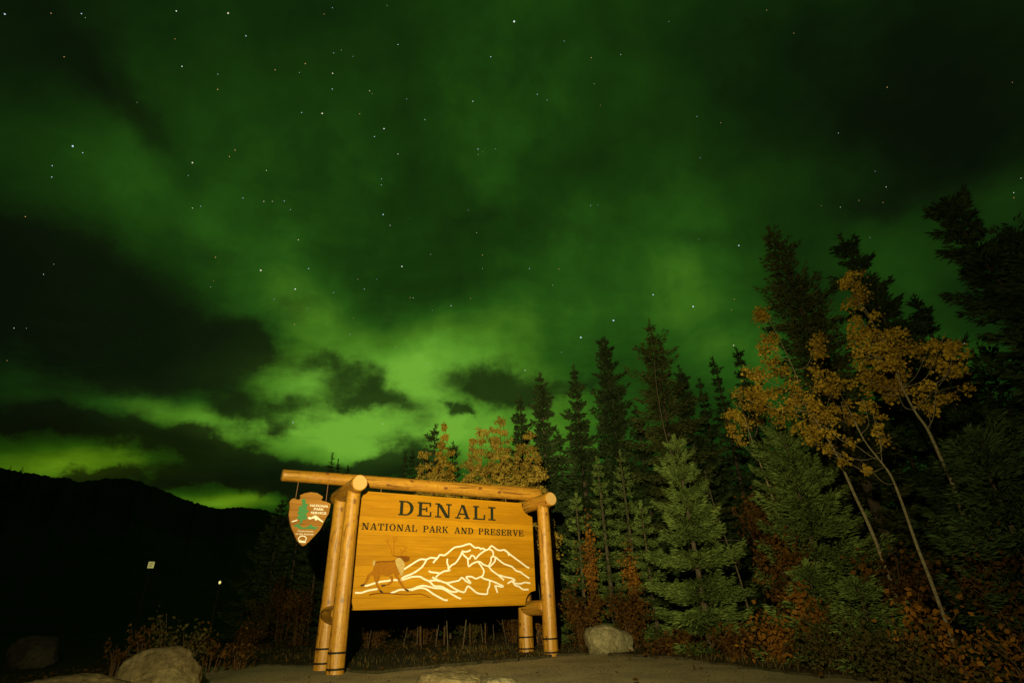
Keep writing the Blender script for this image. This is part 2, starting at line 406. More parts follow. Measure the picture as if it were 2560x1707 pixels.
# stars
STARS = [(1181, 50, 3, 'w'), (524, 31, 2, 'y'), (405, 26, 1.4, 'w'), (11, 33, 1.5, 'b'), (187, 32, 1, 'b'), (565, 83, 1.2, 'b'), (167, 336, 2.2, 'b'), (418, 153, 1.2, 'w'), (764, 169, 1.5, 'y'), (740, 261, 2.2, 'y'), (763, 205, 1, 'b'), (882, 296, 1.8, 'w'), (860, 314, 1.2, 'b'), (914, 103, 1, 'b'), (1127, 131, 1.2, 'b'), (1086, 233, 1.2, 'w'), (849, 209, 1, 'y'), (442, 374, 1.8, 'y'), (612, 392, .9, 'y'), (685, 551, 1.2, 'y'), (880, 493, 1.9, 'b'), (599, 621, 2.5, 'y'), (678, 664, 2, 'w'), (923, 612, 2.1, 'w'), (709, 617, 1.2, 'b'), (1036, 702, 1.2, 'w'), (1409, 736, 3, 'b'), (1334, 775, 3, 'b'), (1500, 677, 2, 'b'), (1592, 704, 2.6, 'b'), (1697, 564, 1.8, 'b'), (1685, 793, 1.5, 'y'), (1098, 343, 1.2, 'b'), (914, 354, 1, 'w'), (1357, 472, .8, 'b'), (673, 970, 1.3, 'b'), (1216, 617, 1, 'b'), (701, 147, 1, 'o'), (632, 161, .9, 'o'), (1206, 850, 1.2, 'w'), (2215, 789, 1.4, 'w'), (2309, 837, 1, 'b'), (500, 206, 1, 'o'), (527, 360, .9, 'o'), (540, 345, .9, 'o'), (495, 591, .9, 'o'), (606, 463, .9, 'y'), (653, 462, .9, 'b'), (558, 455, .9, 'b'), (442, 478, .9, 'y'), (693, 259, .9, 'b'), (826, 262, .8, 'o'), (976, 275, .8, 'w'), (1108, 586, .9, 'o'), (1358, 133, .8, 'o'), (1284, 618, .8, 'o'), (1234, 217, .8, 'b'), (120, 381, .9, 'b'), (119, 407, .9, 'b'), (190, 351, .9, 'b'), (876, 411, .8, 'b'), (876, 425, .8, 'b'), (896, 518, .8, 'w'), (949, 684, .8, 'w'), (766, 672, .7, 'b'), (837, 664, .8, 'b'), (879, 973, .8, 'w')]
rs = random.Random(3)
for k in range(170):
    STARS.append((rs.uniform(-300, 2650), rs.uniform(-400, 900) if k % 3 else rs.uniform(-400, 500), rs.uniform(.35, .75), rs.choice('wbbyo')))
SD = 9000.0; SCOL = {'w': (.92, 1, .92), 'b': (.65, .85, 1), 'y': (1, .88, .62), 'o': (1, .55, .2)}
star_mats = []
for key in 'wbyo':
    mm = bpy.data.materials.new('star_light_' + {'w': 'white', 'b': 'blue', 'y': 'yellow', 'o': 'orange'}[key]); mm.use_nodes = True
    nn = mm.node_tree.nodes; nn.clear(); em = nn.new('ShaderNodeEmission'); ou = nn.new('ShaderNodeOutputMaterial'); em.inputs[0].default_value = (*SCOL[key], 1); em.inputs[1].default_value = .95
    mm.node_tree.links.new(em.outputs[0], ou.inputs[0]); mm.cycles.emission_sampling = 'NONE'; star_mats.append(mm)
V, F, MI = [], [], []
octa = [(0, 2, 4), (2, 1, 4), (1, 3, 4), (3, 0, 4), (2, 0, 5), (1, 2, 5), (3, 1, 5), (0, 3, 5)]
for (x, y, s, k) in STARS:
    P = unit(ray(x, y)) * SD + np.array([0, 0, CAM_Z]); R_ = SD * .00079 * s ** .75; o = len(V)
    for ax in range(3):
        for sg in (1, -1):
            q = P.copy(); q[ax] += sg * R_; V.append(q)
    F += [tuple(i + o for i in t) for t in octa]; MI += ['wbyo'.index(k)] * 8
me = py_mesh('stars', V, F)
for mm in star_mats: me.materials.append(mm)
me.polygons.foreach_set('material_index', MI)
tag(link('stars', me), kind='stuff')

# ------------------------------------------------------------------ the entrance sign
SIGN_YAW = math.radians(31.673); SIGN_POS = (-1.419, 10.986, 0.0)
sign = tag(empty('park_sign', SIGN_POS, SIGN_YAW), 'wide wooden park entrance sign framed by thick varnished logs, with caribou and mountain outline', 'sign')
def log(name, p0, p1, r0, r1, seed, parent, seg=28, wob=.02, knots=6):
    p0, p1 = np.array(p0, float), np.array(p1, float); L = np.linalg.norm(p1 - p0); r_ = np.random.default_rng(seed)
    rings = max(6, int(L / .07)); T = np.linspace(0, 1, rings); A = np.linspace(0, 2 * np.pi, seg, endpoint=False)
    R_ = (r0 + (r1 - r0) * T)[:, None] * (1 + wob * (np.sin(2 * A[None] + 6 * T[:, None] + r_.uniform(0, 6)) * .6 + np.sin(3 * A[None] - 9 * T[:, None] + r_.uniform(0, 6)) * .5 + np.sin(17 * T[:, None] + A[None] + r_.uniform(0, 6)) * .4))
    for k in range(knots):
        ka, kt = r_.uniform(0, 6.28), r_.uniform(.05, .95)
        da = np.angle(np.exp(1j * (A[None] - ka))) * r0; dz = (T[:, None] - kt) * L
        R_ += .008 * np.exp(-(da ** 2 + dz ** 2) / .03 ** 2)
    bow = .012 * np.sin(np.pi * T) * r_.uniform(-1, 1)
    X = R_ * np.cos(A)[None] + bow[:, None]; Y = R_ * np.sin(A)[None]; Z = np.repeat((T * L)[:, None], seg, 1)
    V = list(np.stack([X.ravel(), Y.ravel(), Z.ravel()], 1)); F = []
    for i in range(rings - 1):
        for j in range(seg): F.append((i * seg + j, i * seg + (j + 1) % seg, (i + 1) * seg + (j + 1) % seg, (i + 1) * seg + j))
    nside = len(F)
    for (base, z, s, flip) in ((0, -.012, r0, True), ((rings - 1) * seg, L + .012, r1, False)):   # chamfer and end face
        o = len(V); V += [np.array([V[base + j][0] * .90, V[base + j][1] * .90, z]) for j in range(seg)]
        for j in range(seg):
            q = (base + j, base + (j + 1) % seg, o + (j + 1) % seg, o + j); F.append(q[::-1] if flip else q)
        cap = tuple(range(o, o + seg)); F.append(cap[::-1] if flip else cap)
    me = py_mesh(name, V, F, True); me.materials.append(M_LOG); me.materials.append(M_END)
    for p in me.polygons[nside:]:
        if len(p.vertices) > 4: p.material_index = 1; p.use_smooth = False
    o = link(name, me, None, parent, p0); o.rotation_euler = Vector(p1 - p0).to_track_quat('Z', 'Y').to_euler()
    return o
def band(parent, z, r, name='strap'):
    seg = 28; V, F = [], []
    for rr in (r - .02, r + .006):
        for zz in (z - .014, z + .014):
            V += [(rr * math.cos(2 * math.pi * j / seg), rr * math.sin(2 * math.pi * j / seg), zz) for j in range(seg)]
    for j in range(seg):
        k = (j + 1) % seg; F += [(2 * seg + j, 2 * seg + k, 3 * seg + k, 3 * seg + j), (seg + j, 3 * seg + j, 3 * seg + k, seg + k), (j, k, 2 * seg + k, 2 * seg + j)]
    link(name, py_mesh(name, V, F, True), M_BAND, parent)
PD, PX = .434, 2.03
for k, (sx, sy, rr, b1, b0) in enumerate(((-1, -1, .130, .275, .055), (1, -1, .136, .273, .045), (-1, 1, .136, .300, .09), (1, 1, .148, .285, .08))):
    p = log('post', (sx * PX, sy * PD, -.4), (sx * PX, sy * PD, 2.76), rr + .008, rr - .012, 30 + k, sign)
    for z in (b1, b0): band(p, z + .4, rr + .009)
for k, sx in enumerate((-1, 1)):
    log('cross_log', (sx * PX, -PD - .33, 2.845), (sx * PX, PD + .33, 2.845), .137, .145, 40 + k, sign, wob=.03)
    log('cross_log', (sx * PX, -PD + .05, .81), (sx * PX, PD - .05, .81), .14, .14, 44 + k, sign, wob=.03)
log('beam', (-3.20, 0, 3.035), (2.22, 0, 3.075), .100, .150, 50, sign, knots=12)
for x in (-1.40, -.005, 1.368):
    V, F = [], []
    for z in (2.80, 3.0):
        V += [(.008 * math.cos(a), .008 * math.sin(a), z) for a in np.linspace(0, 2 * np.pi, 8, endpoint=False)]
    F = [(j, (j + 1) % 8, 8 + (j + 1) % 8, 8 + j) for j in range(8)]
    link('hanger_rod', py_mesh('hanger_rod', V, F, True), M_ROD, sign, (x, 0, 0))

# panel of horizontal boards with the four corners cut round
PT, PB, PHW, NR = 2.853, .868, 2.0, .262
def halfw(z):
    w = PHW
    for zc in (PT, PB):
        d = abs(z - zc)
        if d < NR: w = min(w, PHW - math.sqrt(max(NR * NR - d * d, 0)))
    return w
back = link('sign_panel', None or py_mesh('sign_panel', *prism([(-1.71, PB + .02), (1.71, PB + .02), (1.71, 1.14), (1.97, 1.14), (1.97, 2.58), (1.71, 2.58), (1.71, PT - .02), (-1.71, PT - .02), (-1.71, 2.58), (-1.97, 2.58), (-1.97, 1.14), (-1.71, 1.14)], -.012, .028)), M_EMBLEM, sign)
ZE = [PB, 1.045, 1.215, 1.395, 1.565, 1.735, 1.915, 2.085, 2.255, 2.415, 2.56, 2.70, PT]
rb = random.Random(12)
for i in range(len(ZE) - 1):
    z0, z1 = ZE[i] + (.0012 if i else 0), ZE[i + 1] - (.0012 if i < len(ZE) - 2 else 0)
    zs = np.linspace(z0, z1, 9)
    poly = [(halfw(z), z) for z in zs] + [(-halfw(z), z) for z in zs[::-1]]
    d = rb.uniform(-.001, .001)
    Vv, Ff = prism(poly, -.045 + d, -.014)
    # chamfered front edge on the outer rim
    link('plank', py_mesh('plank', Vv, Ff), M_BOARD, back)

for z0, z1 in ((PT - .034, PT + .003), (PB - .004, PB + .030)):
    link('trim', py_mesh('trim', *prism([(-1.736, z0), (1.736, z0), (1.736, z1), (-1.736, z1)], -.060, .030)), M_BOARD, back)

# slab-serif letters built stroke by stroke (unit cap height)
def rect(x0, z0, x1, z1): return [(x0, z0), (x1, z0), (x1, z1), (x0, z1)]
def diag(x0, z0, x1, z1, w): return [(x0 - w / 2, z0), (x0 + w / 2, z0), (x1 + w / 2, z1), (x1 - w / 2, z1)]
def arcs(cx, cz, rx, rz, wx, wz, a0, a1, n=14):
    """ring segment as quads: outer ellipse rx,rz, stroke wx at the sides and wz at top and bottom"""
    out = []
    A = np.radians(np.linspace(a0, a1, n))
    for a, b in zip(A[:-1], A[1:]):
        out.append([(cx + rx * math.cos(a), cz + rz * math.sin(a)), (cx + rx * math.cos(b), cz + rz * math.sin(b)), (cx + (rx - wx) * math.cos(b), cz + (rz - wz) * math.sin(b)), (cx + (rx - wx) * math.cos(a), cz + (rz - wz) * math.sin(a))])
    return ('ring', out)
ST, HS, SF = .205, .10, .095
def glyph(c):
    S, H, f = ST, HS, SF; ov = .09
    if c == 'D': return 1.05, [rect(.10, f - .01, .10 + S, 1 - f + .01), rect(0, 0, .5, f), rect(0, 1 - f, .5, 1), arcs(.48, .5, .55, .5, S + .02, f, -90, 90)]
    if c == 'E': return 1.02, [rect(.11, f - .01, .11 + S, 1 - f + .01), rect(0, 0, 1.0, f), rect(0, 1 - f, .96, 1), rect(.3, .46, .62, .56), rect(.62, .34, .70, .68), rect(.90, f - .01, 1.0, .34), rect(.86, .70, .96, 1 - f + .01)]
    if c == 'N': return 1.24, [rect(.16, f - .01, .27, 1 - f + .01), rect(0, 0, .44, f), rect(0, 1 - f, .36, 1), diag(.31, 1 - f + .01, .92, 0, .27), rect(.95, .02, 1.06, 1 - f + .01), rect(.80, 1 - f, 1.22, 1)]
    if c == 'A': return 1.12, [diag(.17, f - .01, .53, .96, .10), diag(.94, f - .01, .58, 1.0, .22), rect(0, 0, .40, f), rect(.68, 0, 1.12, f), rect(.27, .28, .78, .38), rect(.43, .92, .66, 1.0)]
    if c == 'L': return .96, [rect(.12, f - .01, .12 + S, 1 - f + .01), rect(0, 0, .95, f), rect(0, 1 - f, .46, 1), rect(.85, f - .01, .95, .38)]
    if c == 'I': return .60, [rect(.195, f - .01, .195 + S, 1 - f + .01), rect(0, 0, .59, f), rect(0, 1 - f, .59, 1)]
    if c == 'T': return 1.02, [rect(.41, f - .01, .41 + S, 1 - f + .01), rect(.2, 0, .82, f), rect(0, 1 - f, 1.02, 1), rect(0, .64, .1, 1 - f + .01), rect(.92, .64, 1.02, 1 - f + .01)]
    if c == 'O': return 1.08, [arcs(.54, .5, .54, .53, S + .02, .10, 0, 360, 28)]
    if c == 'P': return .98, [rect(.11, f - .01, .11 + S, 1 - f + .01), rect(0, 0, .48, f), rect(0, 1 - f, .6, 1), arcs(.58, .72, .40, .28, S, f, -90, 90), rect(.3, .44, .6, .44 + f)]
    if c == 'R': return 1.12, [rect(.11, f - .01, .11 + S, 1 - f + .01), rect(0, 0, .46, f), rect(0, 1 - f, .6, 1), arcs(.58, .73, .40, .27, S, f, -90, 90), rect(.3, .46, .6, .46 + f), diag(.88, f - .01, .62, .48, .22), rect(.76, 0, 1.10, f)]
    if c == 'K': return 1.16, [rect(.11, f - .01, .11 + S, 1 - f + .01), rect(0, 0, .46, f), rect(0, 1 - f, .46, 1), diag(.38, .40, .86, 1 - f + .01, .12), diag(.92, f - .01, .54, .60, .23), rect(.70, 1 - f, 1.08, 1), rect(.72, 0, 1.16, f)]
    if c == 'V': return 1.10, [diag(.56, 0, .20, 1 - f + .01, .22), diag(.58, .04, .93, 1 - f + .01, .10), rect(0, 1 - f, .44, 1), rect(.74, 1 - f, 1.10, 1)]
    if c == 'S':
        pts = smooth_line([(.80, .76), (.66, .91), (.44, .955), (.22, .88), (.15, .72), (.26, .58), (.48, .50), (.70, .41), (.76, .25), (.64, .09), (.42, .045), (.20, .10), (.08, .26)], 4)
        return .90, [('line', pts, .15), rect(.03, 0, .11, .36), rect(.77, .64, .85, 1)]
def letter_mesh(c, sx, sz, y0):
    w, prims = glyph(c); parts = []
    for k, p in enumerate(prims):
        y = y0 - .0004 * k
        if isinstance(p, tuple) and p[0] == 'ring':
            for q in p[1]: parts.append(prism([(x * sx, z * sz) for x, z in q], y, -.030))
        elif isinstance(p, tuple):
            parts.append(ribbon([(x * sx, z * sz) for x, z in p[1]], p[2] * sz, y, -.030))
        else: parts.append(prism([(x * sx, z * sz) for x, z in p], y, -.030))
    return py_mesh('letter', *join(parts)), w * sx
def word(txt, x0, x1, z0, h, aspect, track, mat):
    natural = sum(glyph(c)[0] for c in txt) * h * aspect; gap = (x1 - x0 - natural) / max(1, len(txt) - 1); x = x0
    for c in txt:
        me, w = letter_mesh(c, h * aspect, h, -.056); link('letter', me, mat, back, (x, 0, z0)); x += w + gap
word('DENALI', -1.045, 1.082, 2.460, .272, 1.07, 0, M_BLACK)
for t, a, b in (('NATIONAL', -1.722, -.652), ('PARK', -.526, .004), ('AND', .136, .556), ('PRESERVE', .678, 1.752)):
    word(t, a, b, 2.174, .120, .92, 0, M_BLACK)

RIDGE=[[(-866,1514),(-736,1592),(-563,1686),(-439,1687),(-349,1719),(-214,1715),(-165,1772),(-71,1766),(5,1812),(143,1912),(285,1938),(465,1989),(520,1967),(594,1923),(686,1925),(723,1898),(779,1912),(844,1882),(910,1907),(968,1963),(1025,1941),(1101,1896),(1178,1882),(1285,1892),(1390,1823),(1487,1762),(1661,1662),(1817,1569),(1867,1561)],
[(-431,1683),(-477,1608),(-523,1551),(-617,1487),(-726,1431),(-850,1390),(-903,1355)],
[(-206,1715),(-247,1683),(-299,1627)],
[(0,1708),(-7,1642),(21,1570),(22,1519)],
[(304,1833),(287,1780),(184,1644),(81,1585),(22,1519),(65,1505),(-20,1490),(-71,1482),(-170,1432),(-235,1375)],
[(-381,1488),(-330,1467),(-238,1460),(-154,1446)],
[(304,1855),(340,1841),(412,1842),(466,1859),(499,1879)],
[(313,1818),(359,1766),(431,1715),(441,1647),(459,1573),(540,1626),(667,1665),(741,1643),(777,1614),(870,1584),(907,1577)],
[(431,1715),(476,1715),(521,1776),(585,1747),(603,1710),(667,1771),(741,1826),(844,1882)],
[(910,1907),(986,1877),(1014,1824),(1003,1769),(965,1746),(955,1669),(897,1577)],
[(1003,1769),(1079,1740),(1173,1679),(1268,1626),(1450,1574),(1536,1505),(1653,1474),(1711,1436),(1857,1358)],
[(1060,1739),(1049,1678),(1001,1631),(935,1577)],
[(907,1577),(943,1532),(999,1487),(1129,1412),(1204,1359),(1250,1325)],
[(1139,1419),(1261,1389),(1433,1359),(1509,1321),(1422,1306),(1334,1264)],
[(1422,1306),(1507,1268),(1644,1259),(1743,1282),(1872,1266)],
[(1469,1268),(1525,1222),(1602,1207),(1688,1153),(1826,1151)],
[(667,1658),(740,1576),(795,1494),(767,1412),(721,1382)],
[(-302,1382),(-234,1347),(-150,1319),(-14,1283),(105,1297),(251,1325),(311,1375),(400,1310),(506,1273),(461,1324),(399,1382),(523,1389),(613,1353),(721,1385),(794,1352),(922,1323),(1070,1277),(1238,1209),(1144,1210),(1041,1226),(1068,1174),(1095,1100)],
[(922,1323),(921,1234),(874,1147),(865,1082),(738,1083),(631,1106),(542,1165),(445,1223),(401,1166),(358,1117),(228,1151),(90,1219),(-14,1280)],
[(-886,1335),(-786,1366),(-708,1385),(-555,1390),(-464,1348),(-356,1306),(-296,1257),(-246,1228),(-113,1220),(-28,1185),(92,1134),(194,1126),(245,1151)],
[(-357,1320),(-233,1326),(-149,1312)],
[(-1570,1239),(-1484,1258),(-1377,1290),(-1281,1309),(-1154,1322),(-1079,1335),(-908,1328)],
[(-1732,1137),(-1624,1133),(-1512,1166),(-1338,1191)],
[(-1093,1122),(-1018,1141),(-929,1173),(-805,1172),(-711,1178),(-586,1217),(-491,1237),(-377,1222),(-245,1194),(-112,1185),(-10,1149),(110,1085),(213,1035),(296,1005)],
[(-710,1164),(-569,1197),(-473,1196),(-391,1167),(-274,1097),(-156,1041),(-39,990),(20,989)],
[(1284,1884),(1352,1846),(1389,1784)]]
CB_body=[(-1429,1623),(-1362,1632),(-1194,1638),(-1056,1655),(-1007,1617),(-970,1534),(-935,1444),(-977,1417),(-1071,1440),(-1160,1399),(-1283,1413),(-1357,1410),(-1488,1407),(-1525,1423),(-1492,1450),(-1450,1479),(-1440,1531),(-1436,1585)]
CB_mane=[(-1052,1665),(-998,1710),(-939,1699),(-891,1646),(-860,1590),(-871,1521),(-882,1438),(-918,1394),(-951,1451),(-989,1520),(-1032,1596)]
CB_head=[(-1021,1711),(-999,1734),(-937,1741),(-841,1731),(-775,1715),(-776,1669),(-834,1635),(-880,1646),(-939,1699)]
CB_rump=[(-1457,1653),(-1428,1663),(-1420,1612),(-1441,1560),(-1465,1582)]
CB_legs=[[(-1507,1423),(-1533,1357),(-1567,1284),(-1636,1246)],[(-1400,1416),(-1380,1330),(-1322,1210),(-1252,1137)],[(-1335,1412),(-1335,1356),(-1345,1303)],[(-1024,1431),(-947,1328),(-837,1192),(-769,1154)],[(-1112,1403),(-1085,1322),(-1149,1262),(-1254,1247)]]
CB_hooves=[[(-1580,1265),(-1642,1243)],[(-1299,1168),(-1241,1128)],[(-824,1184),(-760,1151)],[(-1201,1249),(-1271,1243)]]
CB_antlers=[[(-1062,1737),(-1112,1769),(-1128,1825),(-1169,1902),(-1221,1964),(-1258,2006)],[(-1169,1902),(-1202,1965),(-1204,2029)],[(-1075,1737),(-1085,1826),(-1084,1939),(-1102,2011),(-1119,2075)],[(-1087,1982),(-1044,2020),(-1037,2078)],[(-1092,2025),(-1072,2084)],[(-937,1741),(-918,1815),(-865,1859),(-870,1895),(-933,1922),(-1003,1899)],[(-865,1859),(-827,1889)],[(-924,1794),(-960,1850)],[(-903,1830),(-822,1817)]]
CB_brow=[[(-1086,1741),(-999,1731),(-841,1734),(-779,1715)]]
CB_back=[[(-1422,1626),(-1302,1638),(-1195,1639),(-1056,1655)]]
CB_turf=[[(-1476,1095),(-1405,1113),(-1213,1123),(-1016,1108),(-799,1091),(-548,1101),(-451,1079),(-336,1037)]]
AH_outline=[(-2863,2706),(-2787,2745),(-2685,2772),(-2578,2764),(-2472,2708),(-2475,2679),(-2493,2662),(-2482,2636),(-2398,2620),(-2323,2597),(-2320,2564),(-2332,2421),(-2372,2344),(-2407,2243),(-2451,2138),(-2510,2059),(-2605,1943),(-2656,1888),(-2696,1869),(-2746,1902),(-2799,1950),(-2842,2015),(-2866,2063),(-2914,2136),(-2957,2227),(-2998,2360),(-3004,2505),(-3020,2581),(-2997,2626),(-2960,2646),(-2917,2633),(-2882,2627),(-2853,2638),(-2848,2663)]
AH_tree=[(-2815,2643),(-2781,2648),(-2751,2616),(-2759,2581),(-2708,2557),(-2718,2504),(-2730,2469),(-2680,2454),(-2685,2424),(-2725,2400),(-2707,2366),(-2691,2315),(-2723,2297),(-2758,2304),(-2763,2252),(-2777,2226),(-2815,2229),(-2798,2285),(-2852,2308),(-2860,2333),(-2831,2368),(-2866,2401),(-2847,2445),(-2863,2496),(-2837,2523),(-2800,2534),(-2816,2560),(-2812,2586),(-2833,2615)]
AH_grass=[(-2901,2183),(-2870,2205),(-2828,2232),(-2794,2200),(-2747,2168),(-2672,2176),(-2640,2198),(-2619,2229),(-2589,2200),(-2535,2181),(-2501,2191),(-2494,2170),(-2530,2145),(-2634,2149),(-2735,2144),(-2794,2141),(-2823,2165)]
AH_peak=[(-2688,2326),(-2662,2350),(-2626,2340),(-2594,2362),(-2557,2381),(-2519,2359),(-2465,2318),(-2408,2282),(-2419,2266),(-2480,2295),(-2518,2315),(-2532,2289),(-2560,2305),(-2568,2330),(-2605,2320),(-2646,2302)]
AH_peak2=[(-2941,2259),(-2854,2295),(-2847,2276),(-2931,2246)]

def mm_(L): return [(x / 1000, z / 1000) for x, z in L]
for k, L in enumerate(RIDGE):
    y = -.0525 - .0004 * (k % 9) - (.0002 if k >= 9 else 0) - (.0001 if k >= 18 else 0)
    P = smooth_line(mm_(L), 3)
    link('mountain_line', py_mesh('mountain_line', *ribbon(P, .030, y, -.030)), M_WHITE, back)
def carve(name, L, mat, y): return link(name, py_mesh(name, *prism(mm_(L), y, -.030)), mat, back)
carve('caribou_body', CB_body, M_CARIBOU, -.0600); carve('caribou_head', CB_head, M_CARIBOU_DARK, -.0606)
carve('caribou_mane', CB_mane, M_MANE, -.0622); carve('caribou_rump', CB_rump, M_MANE, -.0615)
for k, L in enumerate(CB_legs): link('caribou_leg', py_mesh('caribou_leg', *ribbon(smooth_line(mm_(L), 4), .055, -.0585 - .0003 * k, -.030, .022)), M_CARIBOU, back)
for k, L in enumerate(CB_hooves): link('caribou_hoof', py_mesh('caribou_hoof', *ribbon(smooth_line(mm_(L)), .024, -.0612 - .0002 * k, -.030, .034)), M_HOOF, back)
for k, L in enumerate(CB_antlers): link('caribou_antler', py_mesh('caribou_antler', *ribbon(smooth_line(mm_(L), 4), .020, -.0560 - .0003 * k, -.030, .012)), M_ANTLER, back)
link('caribou_brow', py_mesh('caribou_brow', *ribbon(smooth_line(mm_(CB_brow[0])), .014, -.0630, -.030)), M_CARIBOU_DARK, back)
link('caribou_back_line', py_mesh('caribou_back_line', *ribbon(smooth_line(mm_(CB_back[0])), .022, -.0635, -.030)), M_CARIBOU_DARK, back)
link('carved_turf_line', py_mesh('carved_turf_line', *ribbon(smooth_line(mm_(CB_turf[0]), 4), .022, -.0570, -.030, .012)), M_CARIBOU_DARK, back)

# ------------------------------------------------------------------ arrowhead emblem hanging from the beam
AX, AZ0 = -2.66, 2.32
emb = empty('emblem_sign', (SIGN_POS[0] + AX * math.cos(SIGN_YAW), SIGN_POS[1] + AX * math.sin(SIGN_YAW), AZ0), SIGN_YAW)
tag(emb, 'arrowhead-shaped wooden service emblem hanging on two rods from the left beam end', 'sign')
def am(L): return [(x / 1000 - AX, z / 1000 - AZ0) for x, z in L]
def clip(poly, z, keep_above):
    out = []
    for i in range(len(poly)):
        a, b = poly[i], poly[(i + 1) % len(poly)]
        ia, ib = (a[1] >= z) == keep_above, (b[1] >= z) == keep_above
        if ia: out.append(a)
        if ia != ib: t = (z - a[1]) / (b[1] - a[1]); out.append((a[0] + (b[0] - a[0]) * t, z))
    return out
ol = am(AH_outline)
cuts = [-.60, -.30, -.10, .02, .13, .235, .34, .60]
for i in range(len(cuts) - 1):
    poly = clip(clip(ol, cuts[i] + .0015, True), cuts[i + 1] - .0015, False)
    cl = []
    for q in poly:
        if not cl or abs(q[0] - cl[-1][0]) + abs(q[1] - cl[-1][1]) > 1e-5: cl.append(q)
    link('plank', py_mesh('plank', *prism(cl, -.035 + rb.uniform(-.002, .002), .03)), M_EMBLEM, emb)
def flat(name, L, mat, y): return link(name, py_mesh(name, *prism(am(L), y, -.01)), mat, emb)
flat('tree_motif', AH_tree, M_GREEN, -.044); flat('meadow_motif', AH_grass, M_GREEN, -.0432)
flat('peak_motif', AH_peak, M_WHITE, -.0445); flat('peak_motif', AH_peak2, M_WHITE, -.0437)
def text_mesh(txt, name, x0, x1, z0, h, y, mat, bold=0.0):
    cu = bpy.data.curves.new(name, 'FONT'); cu.body = txt; cu.size = 1; cu.extrude = .01; cu.offset = bold; cu.resolution_u = 3
    o = bpy.data.objects.new(name, cu); COL.objects.link(o); dg = bpy.context.evaluated_depsgraph_get(); dg.update()
    me = bpy.data.meshes.new_from_object(o.evaluated_get(dg)); COL.objects.unlink(o); bpy.data.objects.remove(o)
    n = len(me.vertices); c_ = np.zeros(n * 3, np.float32); me.vertices.foreach_get('co', c_); c_ = c_.reshape(-1, 3)
    lo, hi = c_.min(0), c_.max(0); s = (x1 - x0) / (hi[0] - lo[0]); sz = h / (hi[1] - lo[1])
    out = np.stack([x0 + (c_[:, 0] - lo[0]) * s, np.where(c_[:, 2] > 0, y, y + .012), z0 + (c_[:, 1] - lo[1]) * sz], 1)
    me.vertices.foreach_set('co', out.astype(np.float32).ravel()); me.update(); me.materials.clear(); me.name = name
    return link(name, me, mat, emb)
tx = lambda x: x - AX
tz = lambda z: z - AZ0
text_mesh('NATIONAL', 'lettering', tx(-2.672), tx(-2.352), tz(2.522), .042, -.0445, M_WHITE, .025)
text_mesh('PARK', 'lettering', tx(-2.600), tx(-2.426), tz(2.464), .042, -.0445, M_WHITE, .025)
text_mesh('SERVICE', 'lettering', tx(-2.643), tx(-2.376), tz(2.400), .042, -.0445, M_WHITE, .025)
text_mesh('Department', 'lettering', tx(-2.815), tx(-2.556), tz(2.090), .030, -.0445, M_WHITE, .01)
text_mesh('of the Interior', 'lettering', tx(-2.845), tx(-2.540), tz(2.048), .028, -.0445, M_WHITE, .01)
ring = [( -2.722 + .063 * math.cos(a), 1.985 + .045 * math.sin(a)) for a in np.linspace(-.7, math.pi + .55, 20)]
link('bison_badge', py_mesh('bison_badge', *join([ribbon([(tx(x), tz(z)) for x, z in ring], .016, -.0445, -.01), prism([(tx(x), tz(z)) for x, z in [(-2.785, 1.945), (-2.755, 1.922), (-2.665, 1.918), (-2.650, 1.940), (-2.690, 1.952), (-2.735, 1.955), (-2.76, 1.965)]], -.0440, -.01)])), M_WHITE, emb)
for (xt, zt, xb, zb_) in ((-2.917, 3.0, -2.924, 2.655), (-2.401, 3.0, -2.400, 2.60)):
    V = []
    for (x, z) in ((xb, zb_), (xt, zt)): V += [(tx(x) + .008 * math.cos(a), .008 * math.sin(a), tz(z)) for a in np.linspace(0, 2 * np.pi, 8, endpoint=False)]
    link('hanger_rod', py_mesh('hanger_rod', V, [(j, (j + 1) % 8, 8 + (j + 1) % 8, 8 + j) for j in range(8)], True), M_ROD, emb)

# ------------------------------------------------------------------ boulders
def rock_mat(name, a, b, c2):
    m = Mat(name, .9, .2); co = m.coords(); n1 = m.noise(co, 3.2, 6, .65); n2 = m.noise(co, 17, 5, .7); n3 = m.noise(co, 1.2, 3)
    col = m.ramp(n1, [(.3, a), (.5, b), (.7, c2)])
    col = m.mix(m.ramp(n2, [(.42, (0, 0, 0)), (.70, (.75, .75, .75))]), col, tuple(v * .35 for v in a))
    col = m.mix(m.ramp(n3, [(.55, (0, 0, 0)), (.75, (.45, .45, .45))]), col, (.09, .10, .04)); m.color(col)
    n4 = m.noise(m.coords((1, 1.6, 2.2)), 1.7, 5, .6); cr = m.ramp(n4, [(.44, (1, 1, 1)), (.495, (.72, .72, .72)), (.50, (1, 1, 1))])
    m.bump(m.mix(.5, m.mix(.45, n2, n1), cr), .95, .06); return m.m
M_ROCK = rock_mat('lichened_granite', (.085, .068, .032), (.165, .132, .062), (.26, .215, .11))
M_ROCK3 = rock_mat('dimmed_rock', (.03, .028, .02), (.055, .05, .035), (.09, .08, .055))  # rock darkened in colour, standing in for the lack of light at left
M_ROCK2 = rock_mat('pale_granite', (.13, .115, .06), (.25, .225, .125), (.37, .335, .20))
def icosphere(sub):
    import bmesh
    bm = bmesh.new(); bmesh.ops.create_icosphere(bm, subdivisions=sub, radius=1)
    V = np.array([v.co[:] for v in bm.verts]); F = np.array([[v.index for v in f.verts] for f in bm.faces]); bm.free(); return V, F
IV, IF = icosphere(5)
